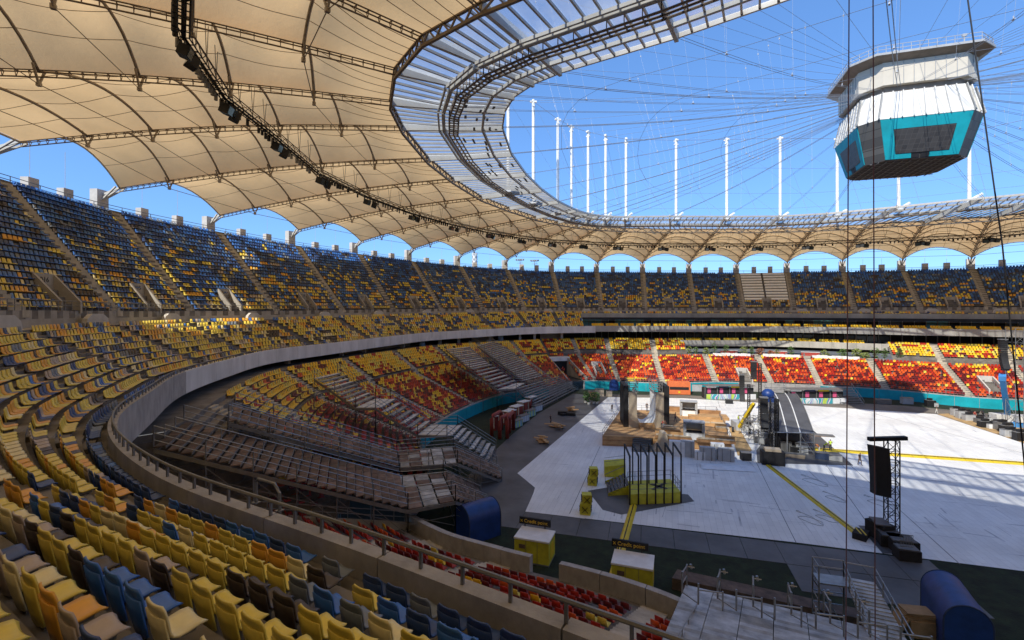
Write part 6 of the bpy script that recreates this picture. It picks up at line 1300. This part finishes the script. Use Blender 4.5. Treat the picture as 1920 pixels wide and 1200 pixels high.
# flight cases far right
rr = random.Random(8)
CS = [(1792, 779), (1799, 776), (1802, 784), (1812, 779), (1816, 788), (1826, 786), (1837, 793), (1846, 801), (1860, 795), (1864, 803), (1870, 800), (1886, 811), (1893, 818), (1905, 820), (1748, 762), (1742, 762), (1878, 806), (1914, 826)]
for k, (px, py) in enumerate(CS):
    sz = (rr.uniform(1.2, 2.4), 1.1, rr.uniform(.8, 1.5)); m = rr.choice(['grey', 'grey', 'rail', 'black', 'wht']); nm = {'grey': 'grey', 'rail': 'dark grey', 'black': 'black', 'wht': 'white'}[m]
    simple('flight_case', f'{nm} flight case on the brown floor at right, {ORD[k]} from the left', 'flight case', 0, 0, sz, m, lambda o, p, d, rz: (mk('lid', one('box', rotp(p, 0, 0, d[2], rz), (d[0]*1.03, d[1]*1.03, .08), rz, up=True), 'rail', o), [mk('caster', one('box', rotp(p, x*d[0]*.4, 0, .0, rz), (.15, d[1]*.9, .14), rz), 'black', o) for x in (-1, 1)], mk('load', one('box', rotp(p, .1, 0, d[2]+.1, rz), (d[0]*.6, d[1]*.6, .4), rz+.3, up=True), 'black', o)), px=px, py=py)
# vehicles / carts along the far boards
for k, (px, py, m, lb) in enumerate(((1805, 758, 'cred', 'small red cart parked before the sunlit turquoise boards'), (1819, 758, 'yel', 'yellow and black machine right of the red cart'), (1846, 760, 'wht', 'low white crates before the turquoise boards at right'))):
    simple('site_cart', lb, 'cart', 0, 0, (2.0, 1.0, .7), m, lambda o, p, d, rz: (mk('cab', one('box', rotp(p, -.3, 0, .7, rz), (1.0, .9, .5), rz, up=True), 'cwhite', o), [mk('wheel', one('tube', [rotp(p, x, -.55, .25, rz), rotp(p, x, -.4, .25, rz)], .25, 8), 'black', o) for x in (-.7, .7)]), px=px, py=py)
# far metal steps up to the stand
for k, (px, lb) in enumerate(((1468, 'grey metal steps up to the red seats left of the second food stall'), (1598, 'grey metal steps up to the red seats right of the second food stall'))):
    p = at(px, 758); o = thing('metal_steps', lb, 'steps', tuple(p)); rz = .17
    for q in range(11): mb = MB(); mb.box(rotp(p, 0, .5*q, .3*q, rz), (4.2 if k == 0 else 5.0, .5, .12), rz, up=True); mk('tread', mb, 'steel', o)
    for s in (-1, 1):
        mb = MB(); w_ = 2.1 if k == 0 else 2.5; mb.tube([rotp(p, s*w_, 0, 1, rz), rotp(p, s*w_, 5.2, 4.2, rz)], .05, 5); mb.tube([rotp(p, s*w_, 0, .1, rz), rotp(p, s*w_, 5.2, 3.2, rz)], .1, 5)
        for q in range(5): mb.bar(rotp(p, s*w_, 1.3*q, .8*q, rz), rotp(p, s*w_, 1.3*q, .8*q+1, rz), .06)
        mk('hand_rail', mb, 'steel', o, kind='stuff')
# red arches and red/white stands by the end stand
o = thing('red_arch_frame', 'red padded arches standing before the turquoise wall of the end stand', 'arch', tuple(at(940, 815)))
M['redp'] = mat('red_padding', (.26, .04, .03), .6)
for x0, y0, x1, y1 in ((922, 818, 940, 806), (937, 823, 955, 812), (951, 822, 963, 806)):
    p, q = at(x0, y0), at(x1, y1); mb = MB(); mb.tube([p, p+V((0, 0, 3.0)), p.lerp(q, .15)+V((0, 0, 3.5)), p.lerp(q, .85)+V((0, 0, 3.5)), q+V((0, 0, 3.0)), q], .34, 8); mk('arch', mb, 'redp', o, smooth=True)
for k in range(8):
    px = 929+9.2*k; py = 806-5.2*k; p = at(px, py); o = thing('branded_locker', f'narrow red and white cabinet in the row before the end stand, {ORD[k]} from the left', 'cabinet', tuple(p), 'red and white cabinets in a row')
    mk('body', one('box', p, (.7, .8, 2.5), -.5, up=True), 'redp', o); mk('white_face', one('box', rotp(p, .0, -.42, .3, -.5), (.3, .05, 2.0), -.5, up=True), 'cwhite', o); mk('top', one('box', p+V((0, 0, 2.5)), (.85, .85, .15), -.5, up=True), 'wht', o)
for k in range(4):
    px = 968+13*k; py = 800-10*k; p = at(px, py); o = thing('bar_counter', f'dark bar counter with mural front beside the red cabinets, {ORD[k]} from the left', 'counter', tuple(p), 'mural counters in a row')
    mk('body', one('box', p, (2.8, 1.0, 1.2), 1.25, up=True), ['mural', 'mural2'][k % 2], o); mk('top', one('box', p+V((0, 0, 1.2)), (3.0, 1.2, .1), 1.25, up=True), 'rail', o); mk('canopy', one('box', p+V((-1.4, 0, 2.9)), (2.8, 1.6, .15), 1.25, up=True), 'cwhite', o); mk('post', one('box', p+V((-1.4, 0, 0)), (.12, .12, 2.9), 1.25, up=True), 'rail', o)
# palms in pots and restaurant trees
M['leaf'] = mat('leaf_green', (.06, .12, .025), .7, 0, .5, 2); M['leaf2'] = mat('leaf_olive', (.14, .18, .045), .7, 0, .5, 2); M['leafr'] = mat('leaf_red', (.20, .07, .03), .7, 0, .4, 2); M['pot'] = mat('pale_pot', (.5, .5, .47), .7); M['bark'] = mat('bark', (.09, .06, .04), .9)
def bush(p, r, h, lab, cat, m='leaf', pot=True, n=170, group=None, trunk=.35):
    o = thing('potted_plant' if pot else 'tree', lab, cat, tuple(p), group)
    mb = MB(); mb.tube([p, p+V((.03, 0, h*trunk)), p+V((0, .05, h*.7))], .07, 5, r2=.03)
    for q in range(4): a = q*1.6; mb.tube([p+V((0, 0, h*trunk)), p+V((math.cos(a)*r*.5, math.sin(a)*r*.5, h*.75))], .035, 4, r2=.012)
    mk('trunk', mb, 'bark', o)
    if pot: mb = MB(); mb.tube([p, p+V((0, 0, .5))], .32, 10, r2=.40); mk('pot', mb, 'pot', o)
    mb = MB()
    for _ in range(n):
        a = random.uniform(0, 6.28); u = random.random()**.5; v = random.uniform(-1, 1); rad = r*u*math.sqrt(max(.05, 1-v*v))*random.uniform(.7, 1.15); c = p+V((math.cos(a)*rad, math.sin(a)*rad, h*.62+v*h*.40)); s = random.uniform(.16, .30)*max(1, r)
        d1 = V((random.uniform(-1, 1), random.uniform(-1, 1), random.uniform(-.4, .9))).normalized()*s; d2 = d1.orthogonal().normalized()*s*.5; mb.add([c-d1, c+d2, c+d1, c-d2], [(0, 1, 2, 3)])
    mk('crown', mb, m, o, kind=None); return o
for k, (px, py) in enumerate(((1098, 755), (1104, 758), (1112, 757), (1119, 757))):
    bush(at(px, py, .05), .9, 2.6, ['leafy green potted palm at the far left floor corner, leftmost', 'potted palm with a white pot between two green palms', 'tall potted palm, third of the four at the floor corner', 'rightmost potted palm at the far left floor corner'][k], 'potted plant', 'leaf', n=120)
zt = bot_row(11, 15)[2]
k = 0
for px, r, h, m in ((1281, .9, 2.2, 'leaf2'), (1294, .8, 2.0, 'leaf'), (1314, 1.2, 1.8, 'leaf2'), (1329, .9, 3.0, 'leaf'), (1351, .9, 2.6, 'leaf'), (1383, 1.1, 2.2, 'leaf2'), (1397, .7, 2.2, 'leaf'), (1413, 1.3, 1.8, 'leafr'), (1432, .9, 1.4, 'leafr'), (1444, .9, 1.7, 'leaf2'), (1471, .9, 2.4, 'leaf'), (1537, 1.2, 1.8, 'leaf2'), (1573, 1.3, 2.2, 'leaf'), (1600, 1.5, 2.3, 'leaf2'), (1617, 1.2, 1.6, 'leaf2'), (1637, 1.0, 2.8, 'leaf'), (1655, .9, 2.6, 'leaf'), (1686, .8, 2.8, 'leaf')):
    t = np.interp(px, [proj(off(q, -2))[0] for q in np.arange(9.3, 14, .1)], np.arange(9.3, 14, .1)); P = V(bot_row(t, 16.6)); bush(V((P[0], P[1], zt+.02)), r*1.1, h*1.3, f'{dict(leaf="green", leaf2="pale green", leafr="reddish")[m]} shrub on the restaurant terrace, {ORD[k]} from the left', 'shrub', m, pot=True, n=110, group='shrubs on the restaurant terrace'); k += 1
# white covered furniture along the terrace edge
for k, (t0, t1) in enumerate(((10.15, 10.85), (11.12, 11.85), (12.1, 12.85))):
    o = thing('covered_sofa_row', f'row of white covered seats at the terrace edge, {ORD[k]} from the left', 'sofas', tuple(bot_row(t0, 15)), 'white seats along the terrace edge')
    for q in range(9):
        t = t0+(t1-t0)*(q+.5)/9; p = V(bot_row(t, 15.2)); mb = MB(); mb.box((p.x, p.y, zt+.02), (1.4, .8, .75+.2*random.random()), math.atan2(*reversed(sec(t)[3][:2]))+math.pi/2, up=True); mk('cushion', mb, 'wht', o)
# tables under the terrace
for k, t in enumerate((10.6, 11.6, 12.2)):
    P = off(t, .6); o = thing('bar_table', f'long dark red bar counter under the balcony, {ORD[k]} from the left', 'counter', (P[0], P[1], zt), 'bar counters under the balcony'); rz = math.atan2(*reversed(sec(t)[3][:2]))+math.pi/2
    mk('counter', one('box', (P[0], P[1], zt), (5, .8, 1.1), rz, up=True), 'cred', o); mk('top', one('box', (P[0], P[1], zt+1.1), (5.2, 1.1, .1), rz, up=True), 'wht', o)
    for q in (-2, 2): mk('stool', one('box', (P[0]+q*math.cos(rz), P[1]-1.2+q*math.sin(rz), zt), (.4, .4, .8), rz, up=True), 'rail', o)
# rim floodlight trees, distant chequered mast
for k, (px, py, zt_) in enumerate(((977, 487, 0), (1004, 488, 0))):
    t = np.interp(px, [proj(ring('O', q))[0] for q in np.arange(5, 8, .1)], np.arange(5, 8, .1)); p = V(ring('O', t))-V(sec(t)[3])*1.3; o = thing('floodlight_tree', f'cluster of small floodlights on a rim stub, {"left" if k == 0 else "right"} of two', 'floodlights', tuple(p))
    mb = MB(); mb.tube([p, p+V((0, 0, 4.0))], .12, 6); mb.bar(p+V((-1.5, 0, 3.4)), p+V((1.5, 0, 3.4)), .12); mb.bar(p+V((-1.2, 0, 2.4)), p+V((1.2, 0, 2.4)), .12); mk('pole', mb, 'rail', o)
    for x in (-1.4, -.5, .5, 1.4): mb = MB(); mb.box(p+V((x, -.2, 3.7)), (.6, .3, .55), 0); mk('lamp', mb, 'rail', o)
p = pd(890, 474, 250); o = thing('chequered_mast', 'grey and white chequered mast beyond the rim between two columns', 'mast', (p.x, p.y, 0)); mb = MB(); mb.tube([V((p.x, p.y, 0)), V((p.x, p.y, p.z))], 1.15, 12); mk('shaft', mb, 'white', o)
for k in range(10):
    for a in range(4): mb = MB(); mb.box((p.x+1.1*math.cos(a*1.57+k*.78), p.y+1.1*math.sin(a*1.57+k*.78), p.z-.8-1.3*k), (.7, .7, .9), a*1.57+k*.78); mk('check_panel', mb, 'grey', o)
# ropes hanging in the foreground of the arena
M['rope'] = mat('dark_pink_rope', (.16, .09, .11), .8)
for k, (x0, y0, z0, x1, y1, z1, lb) in enumerate(((1592, 0, 26, 1586, 1200, 26, 'left of two thin ropes hanging down to the silver ramp'), (1637, 0, 26, 1641, 1200, 26, 'right of two thin ropes hanging down to the silver ramp'), (1812, -20, 40, 1928, 940, 40, 'dark slanting cable in front of the video cube, running down right'))):
    a, b = pd(x0, y0, z0), pd(x1, y1, z1); c = (a+b)/2
    if k == 2: c = c+V((.5, .3, 0))
    mb = MB(); mb.tube([a+(a-b)*.25, a, c, b], .03 if k < 2 else .06, 5); o = mk('rigging_rope', mb, 'rope' if k < 2 else 'black'); tag(o, lb, 'rope')
# bent tube rail on the parapet
o = thing('gate_rail', 'bent steel tube rail fixed on the parapet in front of the gangway', 'hand rail', tuple(at(500, 940, 15.8)))
a, b = at(480, 942, 15.8), at(524, 957, 15.8); mb = MB(); z = V((0, 0, .78)); mb.tube([a, a+z*.85, a.lerp(b, .1)+z, a.lerp(b, .8)+z, b+z*.7, b-V((0, 0, .3))], .05, 8); mk('tube', mb, 'rail', o)
for q in (a, b): mb = MB(); mb.box(q, (.2, .2, .03), 0); mk('foot_plate', mb, 'rail', o)
# lettering banner on the balcony band and near-side notices
P = V(off(8.6, 8.55)); 
M['bantext'] = mat('banner_print', (.45, .38, .12), .6)

# loose cable loops and scuffs on the floor
for k, (px, py, r) in enumerate(((1533, 908, 1.1), (1572, 940, .8), (1525, 982, .9), (1556, 978, .8), (1500, 800, .9), (1660, 950, 1.0))):
    c = at(px, py, .075); mb = MB(); mb.tube([c+V((r*math.cos(q*.5)*(1+.25*math.sin(q*1.3)), r*1.5*math.sin(q*.43)+.1*q, 0)) for q in range(22)], .025, 4)
    o = mk('loose_cable', mb, 'grey'); tag(o, ['thin grey cable loop on the white floor right of the stage corner', 'grey cable squiggle halfway to the near tower', 'small cable loop beside the long yellow ramp', 'cable curl close to the yellow ramp, right of another loop', 'thin cable lying on the sunlit floor beyond the canopy', 'thin cable lying left of the near tower foot'][k], 'cable')
M['scuff'] = mat('floor_scuff', (.50, .50, .51), .6, 0, .2, 1)
mb = MB(); rs = random.Random(21)
for k in range(150):
    px, py = rs.uniform(1010, 1900), rs.uniform(760, 1050); p = at(px, py, .056); a = rs.choice((0, math.pi/2))+rs.gauss(0, .08); L = rs.uniform(.6, 4.5); w_ = rs.uniform(.03, .10); d = V((math.cos(a), math.sin(a), 0)); s_ = V((-d.y, d.x, 0))*w_
    poly_ok = True
    n_in = 0
    for i in range(len(WF)):
        x1, y1, x2, y2 = WF[i].x, WF[i].y, WF[i-1].x, WF[i-1].y
        if (y1 > p.y) != (y2 > p.y) and p.x < (x2-x1)*(p.y-y1)/(y2-y1)+x1: n_in += 1
    if n_in % 2: mb.add([p-s_, p+d*L-s_, p+d*L+s_, p+s_], [(0, 1, 2, 3)])
mk('tyre_scuffs', mb, 'scuff', kind='structure')
